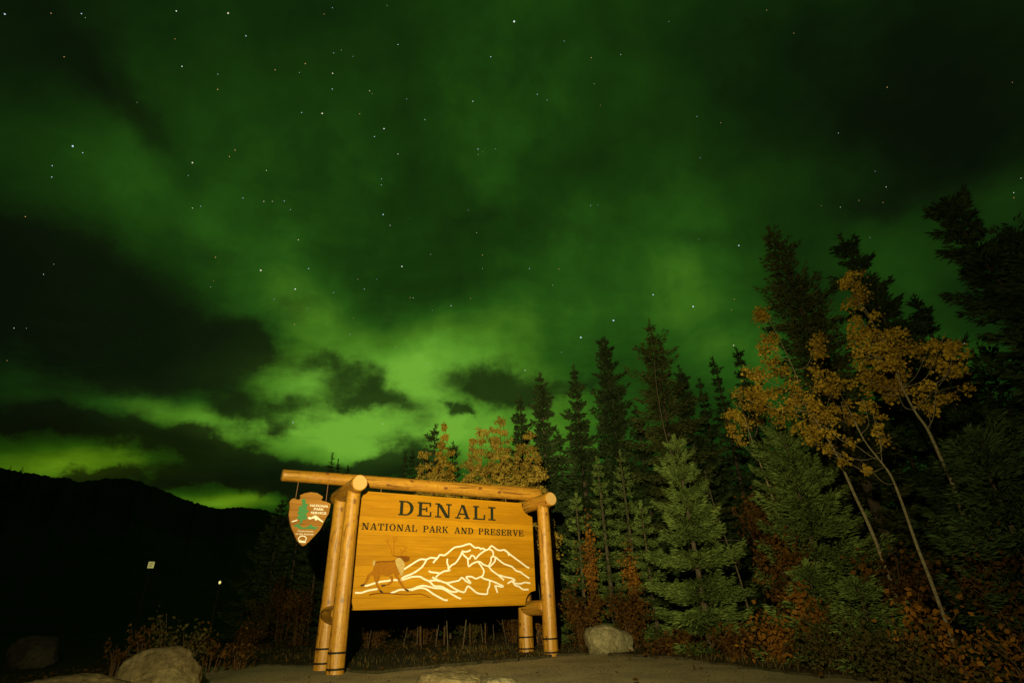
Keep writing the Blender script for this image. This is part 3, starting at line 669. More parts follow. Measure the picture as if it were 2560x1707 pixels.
def boulder(pos, sx, sy, sz, rz, seed, label, mat, planes=9, group='boulders edging the lot', squash=.72, cube=.85):
    r_ = np.random.default_rng(seed); V = np.sign(IV) * np.abs(IV) ** cube; V /= np.abs(V).max()
    for k in range(planes):                                            # flatten faces like broken stone
        nrm = unit(r_.normal(size=3)); d = r_.uniform(squash, .93); e = V @ nrm - d; V -= np.where(e > 0, e * .86, 0)[:, None] * nrm
    for k in range(26):
        w = r_.normal(size=3); f_ = 1.0 * 1.2 ** k; w = unit(w) * f_
        V *= (1 + .040 / (1 + k * .30) * np.sin(V @ w * 1.7 + r_.uniform(0, 6.28)))[:, None]
    V = V / np.abs(V).max(0) * np.array([sx, sy, sz]); V[:, 2] += sz * .55
    o = link('boulder', np_mesh('boulder', V, IF, True), mat, None, pos); o.rotation_euler = (0, 0, rz)
    return tag(o, label, 'boulder', group)
def rockpos(x, y, dist, zoff=0): p = at(x, y, dist); return (p[0], p[1], zoff)
boulder(rockpos(1400, 1480, 11.9), .50, .42, .315, .2, 3, 'pale squarish boulder beside the right sign posts under the spruces', M_ROCK2, 12, squash=.78, cube=.55)
boulder(rockpos(372, 1520, 8.6), .47, .46, .36, .5, 22, 'big rounded boulder at lower left, taller than its flat neighbour', M_ROCK, 6)
boulder(rockpos(205, 1550, 7.4), .82, .45, .245, .12, 31, 'long low flat boulder lying in front of the big rounded one', M_ROCK, 5)
boulder(rockpos(1030, 1550, 6.7), .36, .28, .165, .0, 14, 'low brown boulder at the bottom edge below the sign panel', M_ROCK, 6)
boulder(rockpos(1152, 1560, 6.6), .24, .20, .112, .4, 9, 'small pale rock just right of the low brown boulder', M_ROCK2, 6)
boulder(rockpos(74, 1515, 16.5), .52, .42, .40, .3, 51, 'dim angular boulder alone in the dark at far left', M_ROCK3, 10, squash=.6)
boulder(rockpos(345, 1500, 12.5), .55, .4, .30, .3, 57, 'dark blocky rock half hidden behind the big rounded boulder', M_ROCK3, 10, squash=.6)

# ------------------------------------------------------------------ small road sign and marker post far left
m = Mat('white_reflective_sheeting', .40, .6); m.color((.62, .68, .42)); m.b.inputs['Metallic'].default_value = .55; M_REFL = m.m
M_STAKE = plain('red_brown_stake', (.012, .006, .004), .9); M_STEEL = plain('galvanised_steel', (.02, .02, .02), .7, .1)
def facing(P):
    """yaw and pitch of a board turned half way between the lamp and the road users by the camera"""
    L_ = unit(np.array(spot_ob.location) - P); C_ = unit(np.array([0, 0, CAM_Z]) - P); return unit(L_ + C_)
def box(x0, x1, y0, y1, z0, z1):
    return [(x0, y0, z0), (x1, y0, z0), (x1, y1, z0), (x0, y1, z0), (x0, y0, z1), (x1, y0, z1), (x1, y1, z1), (x0, y1, z1)], [(0, 3, 2, 1), (4, 5, 6, 7), (0, 1, 5, 4), (1, 2, 6, 5), (2, 3, 7, 6), (3, 0, 4, 7)]
P = at(347, 1297, 27.0); nv = facing(P); rz = math.atan2(-nv[0], nv[1]) + math.pi
rs_ = tag(empty('road_sign', (P[0], P[1], 0), rz), 'small white rectangular road sign glowing alone in the dark valley at left', 'sign')
pv = link('plate', py_mesh('plate', *box(-.105, .105, -.008, .008, -.12, .12)), M_REFL, rs_, (0, -.05, P[2])); pv.rotation_euler = (math.asin(nv[2]) * -1.0, 0, 0)
for k in range(3):
    link('lettering', py_mesh('lettering', *box(-.07, .07 - .02 * k, -.0105, -.006, .05 - .055 * k, .066 - .055 * k)), M_BLACK, pv)
link('post', py_mesh('post', *join([box(-.02, .02, -.02, .02, -.3, P[2] + .1)])), M_STEEL, rs_)
P = at(505, 1337, 19.5); nv = facing(P); rz = math.atan2(-nv[0], nv[1]) + math.pi
mk = tag(empty('marker_post', (P[0], P[1], 0), rz), 'thin reddish marker stake with a tiny white reflector, left of the brush', 'marker post')
link('stake', py_mesh('stake', *box(-.014, .014, -.010, .010, -.3, P[2] + .09)), M_STAKE, mk)
rf = link('reflector', py_mesh('reflector', [(.034 * math.cos(a), y, .045 * math.sin(a)) for y in (-.014, 0) for a in np.linspace(0, 2 * np.pi, 12, endpoint=False)],
          [tuple(range(12)), tuple(range(23, 11, -1))] + [(j, 12 + j, 12 + (j + 1) % 12, (j + 1) % 12) for j in range(12)]), M_REFL, mk, (0, -.02, P[2]))
rf.rotation_euler = (-math.asin(nv[2]), 0, 0)

# ------------------------------------------------------------------ trees
M_SPRUCE_LIT = foliage('lit_spruce_needles', (.082, .145, .032), (.13, .205, .048), (.185, .265, .066), .12)  # brighter copy of the spruce needles, the beam's light put into the colour
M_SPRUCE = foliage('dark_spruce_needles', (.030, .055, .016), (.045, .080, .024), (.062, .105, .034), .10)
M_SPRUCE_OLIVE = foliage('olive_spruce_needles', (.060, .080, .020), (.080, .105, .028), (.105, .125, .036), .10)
M_LEAF_GOLD = foliage('golden_aspen_leaves', (.25, .165, .02), (.37, .255, .032), (.50, .37, .06), .30)
M_LEAF_AMBER = foliage('amber_aspen_leaves', (.22, .125, .010), (.40, .25, .020), (.58, .41, .045), .30)
M_LEAF_RUST = foliage('rust_shrub_leaves', (.042, .019, .003), (.078, .036, .005), (.135, .066, .008), .25)
M_LEAF_ORANGE = foliage('orange_shrub_leaves', (.13, .052, .008), (.22, .095, .010), (.34, .155, .015), .25)
M_LEAF_OLIVE = foliage('olive_shrub_leaves', (.03, .04, .010), (.055, .055, .012), (.09, .065, .014), .2)
def bark(name, a, b, sc=(14, 14, 5)):
    m = Mat(name, .85, .15); n1 = m.noise(m.coords(sc), 2.0, 5, .7); m.color(m.ramp(n1, [(.35, a), (.6, b)])); m.bump(n1, .5, .02); return m.m
M_BARK_SPRUCE = bark('grey_brown_bark', (.045, .035, .022), (.11, .09, .06))
M_BARK_ASPEN = bark('pale_aspen_bark', (.12, .105, .06), (.26, .23, .14), (6, 6, 16))
M_BARK_DIM = bark('weathered_grey_bark', (.06, .05, .03), (.13, .11, .07), (6, 6, 16))
M_TWIG = bark('dark_twig_bark', (.05, .03, .015), (.12, .07, .03))

def tube_arrays(P, R_, seg=6):
    P = np.asarray(P, float); n = len(P); T = np.gradient(P, axis=0); T /= np.linalg.norm(T, axis=1)[:, None] + 1e-9
    ref = np.where(np.abs(T[:, 2:3]) > .9, np.array([[1., 0, 0]]), np.array([[0., 0, 1]]))
    U = np.cross(T, ref); U /= np.linalg.norm(U, axis=1)[:, None] + 1e-9; Vv = np.cross(T, U)
    A = np.linspace(0, 2 * np.pi, seg, endpoint=False)
    X = P[:, None] + np.asarray(R_)[:, None, None] * (np.cos(A)[None, :, None] * U[:, None] + np.sin(A)[None, :, None] * Vv[:, None])
    i = np.arange((n - 1) * seg); r_, c_ = i // seg, i % seg; a = r_ * seg + c_; b = r_ * seg + (c_ + 1) % seg
    return X.reshape(-1, 3), np.stack([a, b, b + seg, a + seg], 1)
def cat_arrays(L):
    Vs, Fs, o = [], [], 0
    for V, F in L: Vs.append(V); Fs.append(F + o); o += len(V)
    return np.concatenate(Vs), np.concatenate(Fs)
def blades(P, Dv, Lg, Wd, r_, roll=None):
    """kite-shaped sprays: centre line from P along Dv (unit) with length Lg and width Wd"""
    n = len(P); Rn = r_.normal(size=(n, 3))
    if roll is not None: Rn = np.array([0, 0, 1.0]) + Rn * roll
    S = np.cross(Dv, Rn); S /= np.linalg.norm(S, axis=1)[:, None] + 1e-9
    Lg = np.asarray(Lg).reshape(-1, 1); Wd = np.asarray(Wd).reshape(-1, 1); mid = P + Dv * Lg * .42
    V = np.stack([P, mid + S * Wd / 2, P + Dv * Lg, mid - S * Wd / 2], 1).reshape(-1, 3)
    return V, np.arange(4 * n).reshape(n, 4)
def spruce_arrays(h, rmax, n, seed, base=.04, slope=.9, droop=.25, spray=.12, ragged=.25, whorl=.26, club=0.0, wexp=1.1, thin=1.0):
    r_ = np.random.default_rng(seed)
    nl = max(12, int(h * (1 - base) / whorl)); zl = base * h + (h * .985 - base * h) * (np.arange(nl) + .2) / nl
    zl = zl + r_.normal(0, whorl * .16, nl); lev_f = 1 + r_.normal(0, ragged * .55, nl)
    B = []; asym = ragged * 1.2; pa, pz = r_.uniform(0, 6.28), r_.uniform(-1.2, 1.2); lev_f = np.where(r_.uniform(size=nl) < (ragged - .18) * .5, lev_f * .45, lev_f)
    for i, z in enumerate(zl):
        zf = np.clip((z / h - base) / (1 - base), 0, 1); prof = rmax * ((1 - zf) ** slope) + .05 * min(1, h / 5)
        if club and zf > .84: prof = max(prof, club * (1 - ((zf - .92) / .10) ** 2 * .75))
        k = r_.integers(5, 8) if whorl < .29 else r_.integers(6, 9)
        for j in range(k):
            L = prof * np.clip(lev_f[i] * (1 + r_.normal(0, ragged)), .25, 1.5) * (1 + asym * math.sin(2 * np.pi * (j + .5) / k + pa + z * pz))
            phi = 2 * np.pi * (j + r_.uniform(-.3, .3)) / k + i * 2.4
            el = .5 * zf ** 2 - droop * (1 - zf) + r_.normal(0, .045)
            B.append((z + r_.normal(0, whorl * .09), phi, max(L, .06), el))
    B = np.array(B); nb = len(B)
    wgt = B[:, 2] ** wexp + .05; idx = r_.choice(nb, n, p=wgt / wgt.sum())
    z, phi, L, el = B[idx].T
    t = 1 - np.sqrt(r_.uniform(0, 1, n)) * .92                # denser toward the inside of the bough's taper
    uu = r_.uniform(size=n); t = np.where(uu < .35, r_.uniform(.3, 1, n), t); t = np.where(uu > .78, r_.uniform(.02, .35, n), t)
    side = np.where(r_.uniform(size=n) < .5, -1., 1.); s = r_.uniform(0, 1, n) ** .8
    wmax = .46 * L * (1.04 - t) ** .8 + .04; off = side * s * wmax
    u = np.stack([np.cos(phi), np.sin(phi)], 1); v = np.stack([-u[:, 1], u[:, 0]], 1)
    rad = L * t + .55 * np.abs(off); hz = L * t
    zz = z + hz * np.tan(el) + .22 * L * t ** 3 - .10 * np.abs(off) + r_.normal(0, .018, n) * (1 + L)
    zz -= np.abs(r_.normal(0, .03, n)) * (L > .4)
    P = np.stack([u[:, 0] * hz + v[:, 0] * off, u[:, 1] * hz + v[:, 1] * off, zz], 1)
    dv = np.stack([u[:, 0] * .75 + v[:, 0] * side * .75 * (s + .2), u[:, 1] * .75 + v[:, 1] * side * .75 * (s + .2), np.tan(el) * .5 + .1 * t + r_.normal(0, .25, n)], 1)
    dv /= np.linalg.norm(dv, axis=1)[:, None]
    lg = spray * r_.uniform(.6, 1.35, n) * (.65 + .35 * np.minimum(1, L / .6)); V, F = blades(P, dv, lg, lg * r_.uniform(.20, .34, n) * thin, r_, 1.0)
    # leader
    m_ = 40; zt = h * (.93 + .07 * r_.uniform(size=m_)); Pl = np.stack([r_.normal(0, .012, m_), r_.normal(0, .012, m_), zt], 1)
    dl = np.stack([r_.normal(0, .6, m_), r_.normal(0, .6, m_), np.full(m_, .8)], 1); dl /= np.linalg.norm(dl, axis=1)[:, None]
    V2, F2 = blades(Pl, dl, np.full(m_, spray * .9), np.full(m_, spray * .3), r_)
    limbs = []
    for (bz, bp, bl, be) in B:
        tt = np.array([0, .3, .55, .8]); c_ = np.stack([np.cos(bp) * bl * tt, np.sin(bp) * bl * tt, bz + bl * tt * np.tan(be) + .22 * bl * tt ** 3], 1)
        limbs.append(tube_arrays(c_, np.array([.010, .007, .004, .002]) * (.4 + bl), 3))
    return cat_arrays([(V, F), (V2, F2)]), cat_arrays(limbs)
def trunk_arrays(h, r0, seed, bend=.02, seg=8):
    r_ = np.random.default_rng(seed); z = np.linspace(-.25, h, 14); f_ = z / h
    x = bend * h * np.sin(f_ * 2.1 + r_.uniform(0, 6)) * .4; y = bend * h * np.sin(f_ * 1.7 + r_.uniform(0, 6)) * .4
    x -= np.interp(0, z, x); y -= np.interp(0, z, y)
    return tube_arrays(np.stack([x, y, z], 1), np.maximum(.004, r0 * (1 - np.clip(f_, 0, 1)) ** .85 + .004), seg)
NTREE = [0]
def spruce(px, py, dist, label, mat=None, rmax=None, n=9000, group=None, lean=0.0, bx=None, **kw):
    """spruce whose tip is sighted at (px, py) at ground distance dist; lean tips the stem sideways"""
    NTREE[0] += 1; seed = 1000 + NTREE[0] * 17
    if mat is None: n = int(n * 1.45); rmax = (rmax or 1) * .93
    tip = at(px, py, dist); h = tip[2] - .02
    if bx is None:
        perp = np.array([tip[1], -tip[0]]) / np.hypot(tip[0], tip[1]); bx = tip[:2] + perp * lean * h
    root = tag(empty('spruce_tree', (bx[0], bx[1], .02)), label, 'spruce', group)
    dx, dy = tip[0] - bx[0], tip[1] - bx[1]
    root.rotation_euler = (0, 0, 0)
    (Vc, Fc), (Vl, Fl) = spruce_arrays(h, rmax or h * .16, n, seed, **kw)
    tr = trunk_arrays(h, .012 * h + .015, seed, .006)
    for V in (Vc, Vl, tr[0]):
        f_ = np.clip(V[:, 2] / h, 0, 1); V[:, 0] += dx * f_; V[:, 1] += dy * f_
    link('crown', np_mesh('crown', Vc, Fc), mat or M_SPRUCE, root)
    t = link('trunk', np_mesh('trunk', tr[0], tr[1], True), M_BARK_SPRUCE, root)
    tag(link('limbs', np_mesh('limbs', Vl, Fl, True), M_BARK_SPRUCE, root), kind='stuff')
    return root
G1 = 'dark spruces standing behind the sign'; G2 = 'lit spruces right of the sign'; G3 = 'tall spruces at the right edge'; G4 = 'small spruces against the far sky'
dk = dict(whorl=.26, spray=.17, ragged=.30, wexp=1.0, thin=1.35)
T = spruce
T(1385, 776, 20, 'tall dark spruce with ragged narrow tip, tallest behind the sign right of its beam', rmax=1.15, n=22000, group=G1, slope=.72, **dk)
T(1317, 842, 20, 'dark spruce with thin bare whip-like tip, left neighbour of the tallest ragged one', rmax=1.2, n=20000, group=G1, slope=1.0, **dk)
T(1240, 856, 19, 'dark spruce with candle tip rising behind the right end of the yellow aspens', rmax=1.0, n=18000, group=G1, slope=.8, **dk)
T(1193, 908, 20, 'narrow dark spruce poking out of the yellow aspen crowns', rmax=.5, n=9000, group=G1, slope=.6, **dk)
T(1281, 988, 21, 'short dark spruce in the gap between candle tip and whip tip spruces', rmax=1.0, n=6000, group=G1, **dk)
T(1383, 966, 22, 'short dark spruce tucked at the left foot of the tallest ragged one', rmax=1.0, n=5000, group=G1, **dk)
T(1459, 932, 20, 'dark narrow spruce between the tallest ragged one and the olive one', rmax=.9, n=15000, group=G1, **dk)
T(1490, 736, 17.5, 'olive lit spruce with loose open crown above the bright green young spruce', M_SPRUCE_OLIVE, rmax=.95, n=20000, group=G1, slope=.62, base=.30, whorl=.30, spray=.14, ragged=.36)
T(1560, 842, 19, 'dark spruce directly behind the bright green young spruce, right of the olive one', rmax=1.2, n=18000, group=G1, **dk)
T(1606, 872, 21, 'slim dark spruce seen in the gap right of the bright green young spruce', rmax=.8, n=6000, group=G1, **dk)
T(1636, 823, 20, 'very slim pointed spruce left of the small amber aspen', rmax=.55, n=5000, group=G1, slope=.7, **dk)
T(1691, 800, 18, 'dark spruce with one-sided tip just left of the tall amber aspens', rmax=.8, n=7000, group=G1, **dk)
T(1765, 522, 14.5, 'feathery olive-brown tall spruce above the left amber aspen crown', M_SPRUCE_OLIVE, lean=.04, rmax=1.15, n=26000, group=G3, slope=.62, base=.12, whorl=.30, spray=.15, ragged=.28)
T(1930, 543, 14.5, 'tall dark spruce with blunt tip behind the middle amber aspen', lean=.08, rmax=.95, n=30000, group=G3, slope=.62, club=.26, whorl=.28, spray=.16, ragged=.3)
T(2098, 680, 16, 'narrow black spruce with sharp tip between the amber aspens and the blackest spruce', rmax=1.0, n=9000, group=G3, slope=.9, **dk)
T(2166, 456, 12.5, 'blackest and tallest spruce with knobbly club tip near the right edge', lean=.09, rmax=.88, n=26000, group=G3, slope=.62, club=.28, whorl=.28, spray=.16, ragged=.34)
T(2322, 528, 12.0, 'black spruce cut off by the right picture edge', rmax=1.35, n=26000, group=G3, slope=.55, whorl=.3, spray=.16, ragged=.3)
T(2250, 800, 16, 'low black spruce below the blackest club-tipped one', rmax=1.7, n=9000, group=G3, slope=.8, **dk)
T(1850, 730, 19, 'dark spruce half hidden behind the amber aspen leaves', rmax=1.3, n=9000, group=G3, slope=.8, **dk)
T(2010, 830, 18, 'dark spruce filling the gap behind the amber aspen stems', rmax=1.5, n=10000, group=G3, slope=.8, **dk)
T(2180, 900, 14, 'dark spruce behind the rightmost aspen stem', rmax=1.6, n=10000, group=G3, slope=.8, **dk)
li = dict(whorl=.25, spray=.095, ragged=.11, wexp=1.05, thin=.8)
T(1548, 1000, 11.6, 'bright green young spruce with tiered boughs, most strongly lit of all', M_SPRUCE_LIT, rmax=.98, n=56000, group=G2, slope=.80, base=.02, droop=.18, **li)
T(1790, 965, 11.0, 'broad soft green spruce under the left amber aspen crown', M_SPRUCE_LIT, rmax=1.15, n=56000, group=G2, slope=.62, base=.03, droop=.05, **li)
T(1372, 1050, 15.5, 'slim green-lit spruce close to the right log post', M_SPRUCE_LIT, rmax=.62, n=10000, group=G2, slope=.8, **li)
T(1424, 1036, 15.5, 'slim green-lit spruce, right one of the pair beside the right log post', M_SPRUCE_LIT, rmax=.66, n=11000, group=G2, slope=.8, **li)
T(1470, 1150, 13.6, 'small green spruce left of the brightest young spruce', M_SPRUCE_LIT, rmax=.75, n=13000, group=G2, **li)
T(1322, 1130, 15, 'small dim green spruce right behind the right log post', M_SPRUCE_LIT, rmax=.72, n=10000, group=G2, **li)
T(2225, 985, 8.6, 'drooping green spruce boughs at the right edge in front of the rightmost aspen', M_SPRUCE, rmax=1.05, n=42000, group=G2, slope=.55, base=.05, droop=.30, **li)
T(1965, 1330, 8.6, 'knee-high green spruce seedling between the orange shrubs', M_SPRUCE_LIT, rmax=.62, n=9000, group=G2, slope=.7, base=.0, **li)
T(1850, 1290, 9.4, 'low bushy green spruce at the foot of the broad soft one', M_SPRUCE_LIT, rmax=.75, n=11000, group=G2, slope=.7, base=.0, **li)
T(932, 1038, 30, 'black thin spruce, leftmost of the trio left of the aspens', rmax=.55, n=3500, group=G4, slope=.75, **dk)
T(948, 1036, 31, 'black thin spruce, middle of the trio left of the aspens', rmax=.6, n=3500, group=G4, slope=.75, **dk)
T(960, 1062, 30, 'black thin spruce, lowest and rightmost of the trio left of the aspens', rmax=.55, n=3000, group=G4, slope=.75, **dk)
T(1000, 977, 19, 'black spruce among the leftmost amber-lit aspen leaves', rmax=.62, n=5000, group=G1, slope=.6, **dk)
T(1041, 1018, 20, 'black spruce between the two yellow aspen clumps', rmax=.65, n=5000, group=G1, slope=.75, **dk)
T(764, 1042, 38, 'tiny black spruce tip above the beam over the emblem', rmax=.6, n=2500, group=G4, slope=.75, **dk)
T(778, 1056, 39, 'tinier black spruce tip right of the one above the emblem', rmax=.5, n=2000, group=G4, slope=.75, **dk)
T(800, 1070, 40, 'lowest black spruce tip peeking over the log beam', rmax=.5, n=1800, group=G4, slope=.75, **dk)
T(24, 1072, 60, 'crooked black spruce on the ridge at the left picture edge', rmax=.9, n=2200, group=G4, slope=.75, **dk)
T(52, 1074, 60, 'black spruce on the ridge, right one of the left-edge pair', rmax=.9, n=2200, group=G4, slope=.75, **dk)
T(648, 1150, 30, 'dark spruce in the shade left of the hanging emblem', rmax=1.2, n=7000, group=G1, slope=.8, **dk)
T(612, 1215, 32, 'small dark spruce at the left end of the wood', rmax=1.3, n=6000, group=G1, slope=.8, **dk)
T(700, 1120, 29, 'dark spruce right behind the hanging emblem', rmax=1.5, n=7000, group=G1, slope=.8, **dk)
T(742, 1165, 24, 'dim green spruce between the emblem and the left log posts', M_SPRUCE, rmax=1.2, n=9000, group=G2, slope=.8, **li)

def aspen(name, path, r0, clumps, leaf, nleaf, mat, label, group, cat='aspen', spread=1.0, bmat=None):
    """tree from a sighted trunk path (world points), leaf clumps (centre, radius) each carried by its own limb"""
    NTREE[0] += 1; r_ = np.random.default_rng(4000 + NTREE[0] * 13); base = np.array(path[0], float); base[2] = max(base[2], 0.0)
    root = tag(empty(name, (base[0], base[1], 0.02)), label, cat, group); o = np.array([base[0], base[1], .02])
    P = np.array(smooth3(path, 5)) - o; f_ = np.linspace(0, 1, len(P))
    tv = tube_arrays(P, r0 * (.06 + .94 * (1 - f_) ** .9), 8)
    link('trunk', np_mesh('trunk', tv[0], tv[1], True), bmat or M_BARK_ASPEN, root)
    limbs, Ls, k = [], [], 0
    for (c_, R_) in clumps:
        c_ = np.array(c_) - o
        d = np.linalg.norm(P - (c_ - np.array([0, 0, .35 * R_ + .3])), axis=1) + np.where(P[:, 2] > c_[2] + .1, 5, 0); j = int(np.argmin(d)); s = P[j]
        mid = (s + c_) / 2 + np.array([0, 0, -.10]) + r_.normal(0, .05, 3); q = np.array(smooth3([s, mid, c_, c_ + (c_ - mid) * .35], 4))
        rr = max(.005, min(.013, r0 * (1 - .9 * f_[j]) * .35)); limbs.append(tube_arrays(q, np.linspace(rr, .004, len(q)), 5))
        nn = max(10, int(nleaf * 2.3 * R_ ** 1.5))
        # sub-sprays inside the clump
        ns = max(3, int(4 + 9 * R_)); sc_ = c_ + r_.normal(0, .46, (ns, 3)) * R_ * np.array([1, 1, .9]) * spread
        for sp in sc_: limbs.append(tube_arrays(np.array([c_ + (sp - c_) * t + np.array([0, 0, .03 * math.sin(3 * t)]) for t in (0, .5, 1)]), np.array([.004, .003, .002]), 3))
        w = r_.integers(0, ns, nn); cen = sc_[w] + r_.normal(0, .105, (nn, 3)) * R_ ** .5 * np.array([1, 1, .9])
        dv = r_.normal(size=(nn, 3)) + np.array([0, 0, -.5]); dv /= np.linalg.norm(dv, axis=1)[:, None]
        lg = leaf * r_.uniform(.6, 1.25, nn); Ls.append(blades(cen, dv, lg, lg * r_.uniform(.65, .95, nn), r_))
    if limbs: lv = cat_arrays(limbs); tag(link('limbs', np_mesh('limbs', lv[0], lv[1], True), bmat or M_BARK_ASPEN, root), kind='stuff')
    V, F = cat_arrays(Ls); link('crown', np_mesh('crown', V, F), mat, root)
    return root
def smooth3(pts, k=4):
    P = np.array(pts, float); E = np.vstack([2 * P[0] - P[1], P, 2 * P[-1] - P[-2]]); out = []
    for i in range(1, len(E) - 2):
        for t in np.linspace(0, 1, k, endpoint=False):
            a, b, c2, d = E[i - 1], E[i], E[i + 1], E[i + 2]
            out.append(.5 * (2 * b + (c2 - a) * t + (2 * a - 5 * b + 4 * c2 - d) * t * t + (3 * b - a - 3 * c2 + d) * t ** 3))
    out.append(P[-1]); return out
def sight(L, dist):
    """trunk path sighted at a set distance, carried straight down to the ground at its lower end"""
    Q = [at(x, y, dist) for x, y in L]
    g = Q[0].copy(); d = (Q[0] - Q[1]); f_ = Q[0][2] / max(.2, Q[1][2] - Q[0][2]); g = Q[0] + d * min(1.2, f_) * .6; g[2] = -.1
    return [g] + Q if Q[0][2] > .15 else Q
ra = random.Random(77)
def cl(L, dist, dj=.35): return [(at(x, y, dist + ra.uniform(-dj, dj)), r * 1.0) for x, y, r in L]
GA = 'amber aspens leaning over the right side'
aspen('aspen_tree', sight([(2010, 1240), (1960, 1130), (1920, 1040), (1885, 982), (1855, 930), (1815, 830), (1760, 720)], 9.6), .028,
      cl([(1750, 735, .22), (1765, 790, .26), (1735, 860, .24), (1790, 850, .25), (1760, 900, .30), (1820, 905, .30), (1870, 800, .26), (1885, 870, .24), (1850, 930, .30), (1800, 950, .22), (1880, 950, .26), (1910, 900, .18), (1740, 925, .20), (1840, 985, .18), (1870, 1010, .14)], 9.6), .050, 1350, M_LEAF_AMBER,
      'amber aspen with forked pale stem, leftmost of the three leaning stems', GA)
aspen('aspen_tree', sight([(2142, 1345), (2105, 1250), (2070, 1150), (2045, 1090), (2015, 1050), (1985, 1010), (1950, 940), (1930, 905)], 9.0), .025,
      cl([(1935, 935, .16), (1960, 965, .14), (1900, 985, .18), (2010, 970, .12), (1985, 930, .13), (1955, 1015, .10), (1990, 1070, .10), (2020, 1000, .12), (1930, 1050, .10), (1900, 1030, .12)], 9.0), .050, 950, M_LEAF_AMBER,
      'thin-leaved aspen whose pale crooked stem is the middle of three', GA)
aspen('aspen_tree', sight([(2206, 1162), (2190, 1115), (2165, 1060), (2130, 985), (2105, 950), (2080, 905), (2062, 865), (2020, 770), (1960, 660)], 9.2), .030,
      cl([(1955, 655, .18), (1975, 700, .22), (1990, 750, .26), (2030, 780, .30), (2050, 840, .30), (2010, 820, .24), (2080, 790, .22), (2020, 880, .26), (1985, 870, .18), (2060, 900, .20), (2120, 830, .20), (2160, 790, .20), (2185, 850, .22), (2150, 900, .20), (2130, 930, .15), (1965, 790, .15), (2195, 800, .14)], 9.2), .050, 1350, M_LEAF_AMBER,
      'tallest amber aspen, rightmost pale stem with the fullest leaf crown', GA)
aspen('aspen_tree', sight([(1800, 1230), (1770, 1130), (1730, 1020), (1705, 940)], 11.2), .035,
      cl([(1700, 905, .22), (1690, 960, .24), (1720, 980, .20), (1680, 985, .18), (1745, 960, .16), (1700, 1015, .12)], 11.2), .052, 850, M_LEAF_AMBER,
      'small amber aspen left of the three leaning stems', GA)
# pale bare stem of a dead tree, leaning
def snag(L, dist, r0, label, group=None):
    NTREE[0] += 1; P = sight(L, dist); o = np.array([P[0][0], P[0][1], .02]); Q = np.array(smooth3(P, 5)) - o; f_ = np.linspace(0, 1, len(Q))
    root = tag(empty('dead_tree', o), label, 'dead tree', group); a = tube_arrays(Q, r0 * (1 - .75 * f_), 7); link('trunk', np_mesh('trunk', a[0], a[1], True), M_BARK_DIM, root)
    r_ = np.random.default_rng(NTREE[0]); tw = []
    for k in range(9):
        j = r_.integers(len(Q) // 3, len(Q)); d = unit(r_.normal(size=3) * np.array([1, 1, .4])); L_ = r_.uniform(.15, .5); tw.append(tube_arrays(np.array([Q[j], Q[j] + d * L_ * .5, Q[j] + d * L_ + [0, 0, -.05]]), np.array([.009, .006, .003]), 4))
    v = cat_arrays(tw); tag(link('limbs', np_mesh('limbs', v[0], v[1], True), M_BARK_DIM, root), kind='stuff')
snag([(1600, 1230), (1570, 1120), (1531, 1007), (1510, 900), (1503, 830)], 15.5, .04, 'bare pale stem rising above the bright green young spruce')
snag([(1700, 1330), (1668, 1240), (1640, 1160), (1618, 1080)], 11.9, .022, 'thin bare dark stem right of the bright green young spruce')

GB = 'yellow aspens behind the sign'
pool = [(975, 1035, .55), (1020, 975, .62), (1012, 1040, .5), (1000, 1075, .5), (1085, 1000, .55), (1105, 985, .5), (1130, 975, .55), (1150, 950, .6), (1160, 1020, .5), (1190, 1000, .55), (1215, 990, .5), (1235, 1040, .45), (1080, 1065, .5)]
lab = ['yellow aspen at the left end of the grove above the beam', 'amber spire-topped aspen standing highest in the left grove', 'yellow aspen below the spire-topped one', 'low yellow aspen just above the beam, left grove',
       'slim yellow aspen at the left side of the main grove', 'second yellow aspen from the left in the main grove', 'yellow aspen left of the highest one of the main grove', 'highest yellow aspen of the main grove behind the sign',
       'yellow aspen below the highest one of the main grove', 'yellow aspen in front of the narrow dark spruce', 'yellow aspen between the narrow dark and candle tip spruces', 'rightmost yellow aspen beside the right crosslog', 'low yellow aspen between the two groves']
for i, (x, y, w) in enumerate(pool):
    dist = [17.0, 17.4, 16.2, 15.6, 17.2, 16.4, 17.6, 17.0, 15.8, 16.6, 17.2, 15.6, 15.8][i]
    tip = at(x, y, dist); h = tip[2]; r_ = random.Random(900 + i); bx, by = tip[0] + r_.uniform(-.25, .25), tip[1] + r_.uniform(-.2, .2)
    path = [(bx, by, -.1), (bx + r_.uniform(-.08, .08), by, h * .3), (tip[0] + r_.uniform(-.1, .1), tip[1], h * .65), (tip[0], tip[1], h * .97)]
    cls = []; z = h * .42
    while z < h - .1:
        f_ = (z - h * .42) / (h * .58); rad = w * (1 - f_ ** 1.6) * .8 + .05; a0 = r_.uniform(0, 6.28)
        for q in range(3 if rad > .25 else 2):
            a = a0 + q * 2.1; cls.append(((tip[0] + math.cos(a) * rad * .75, tip[1] + math.sin(a) * rad * .75, z + r_.uniform(-.1, .1)), max(.14, rad * .62)))
        z += .30
    aspen('aspen_tree', path, .020 + .004 * (i % 4), cls, .062, 900, M_LEAF_GOLD if i not in (1,) else M_LEAF_AMBER, lab[i], GB, spread=.9, bmat=M_TWIG)

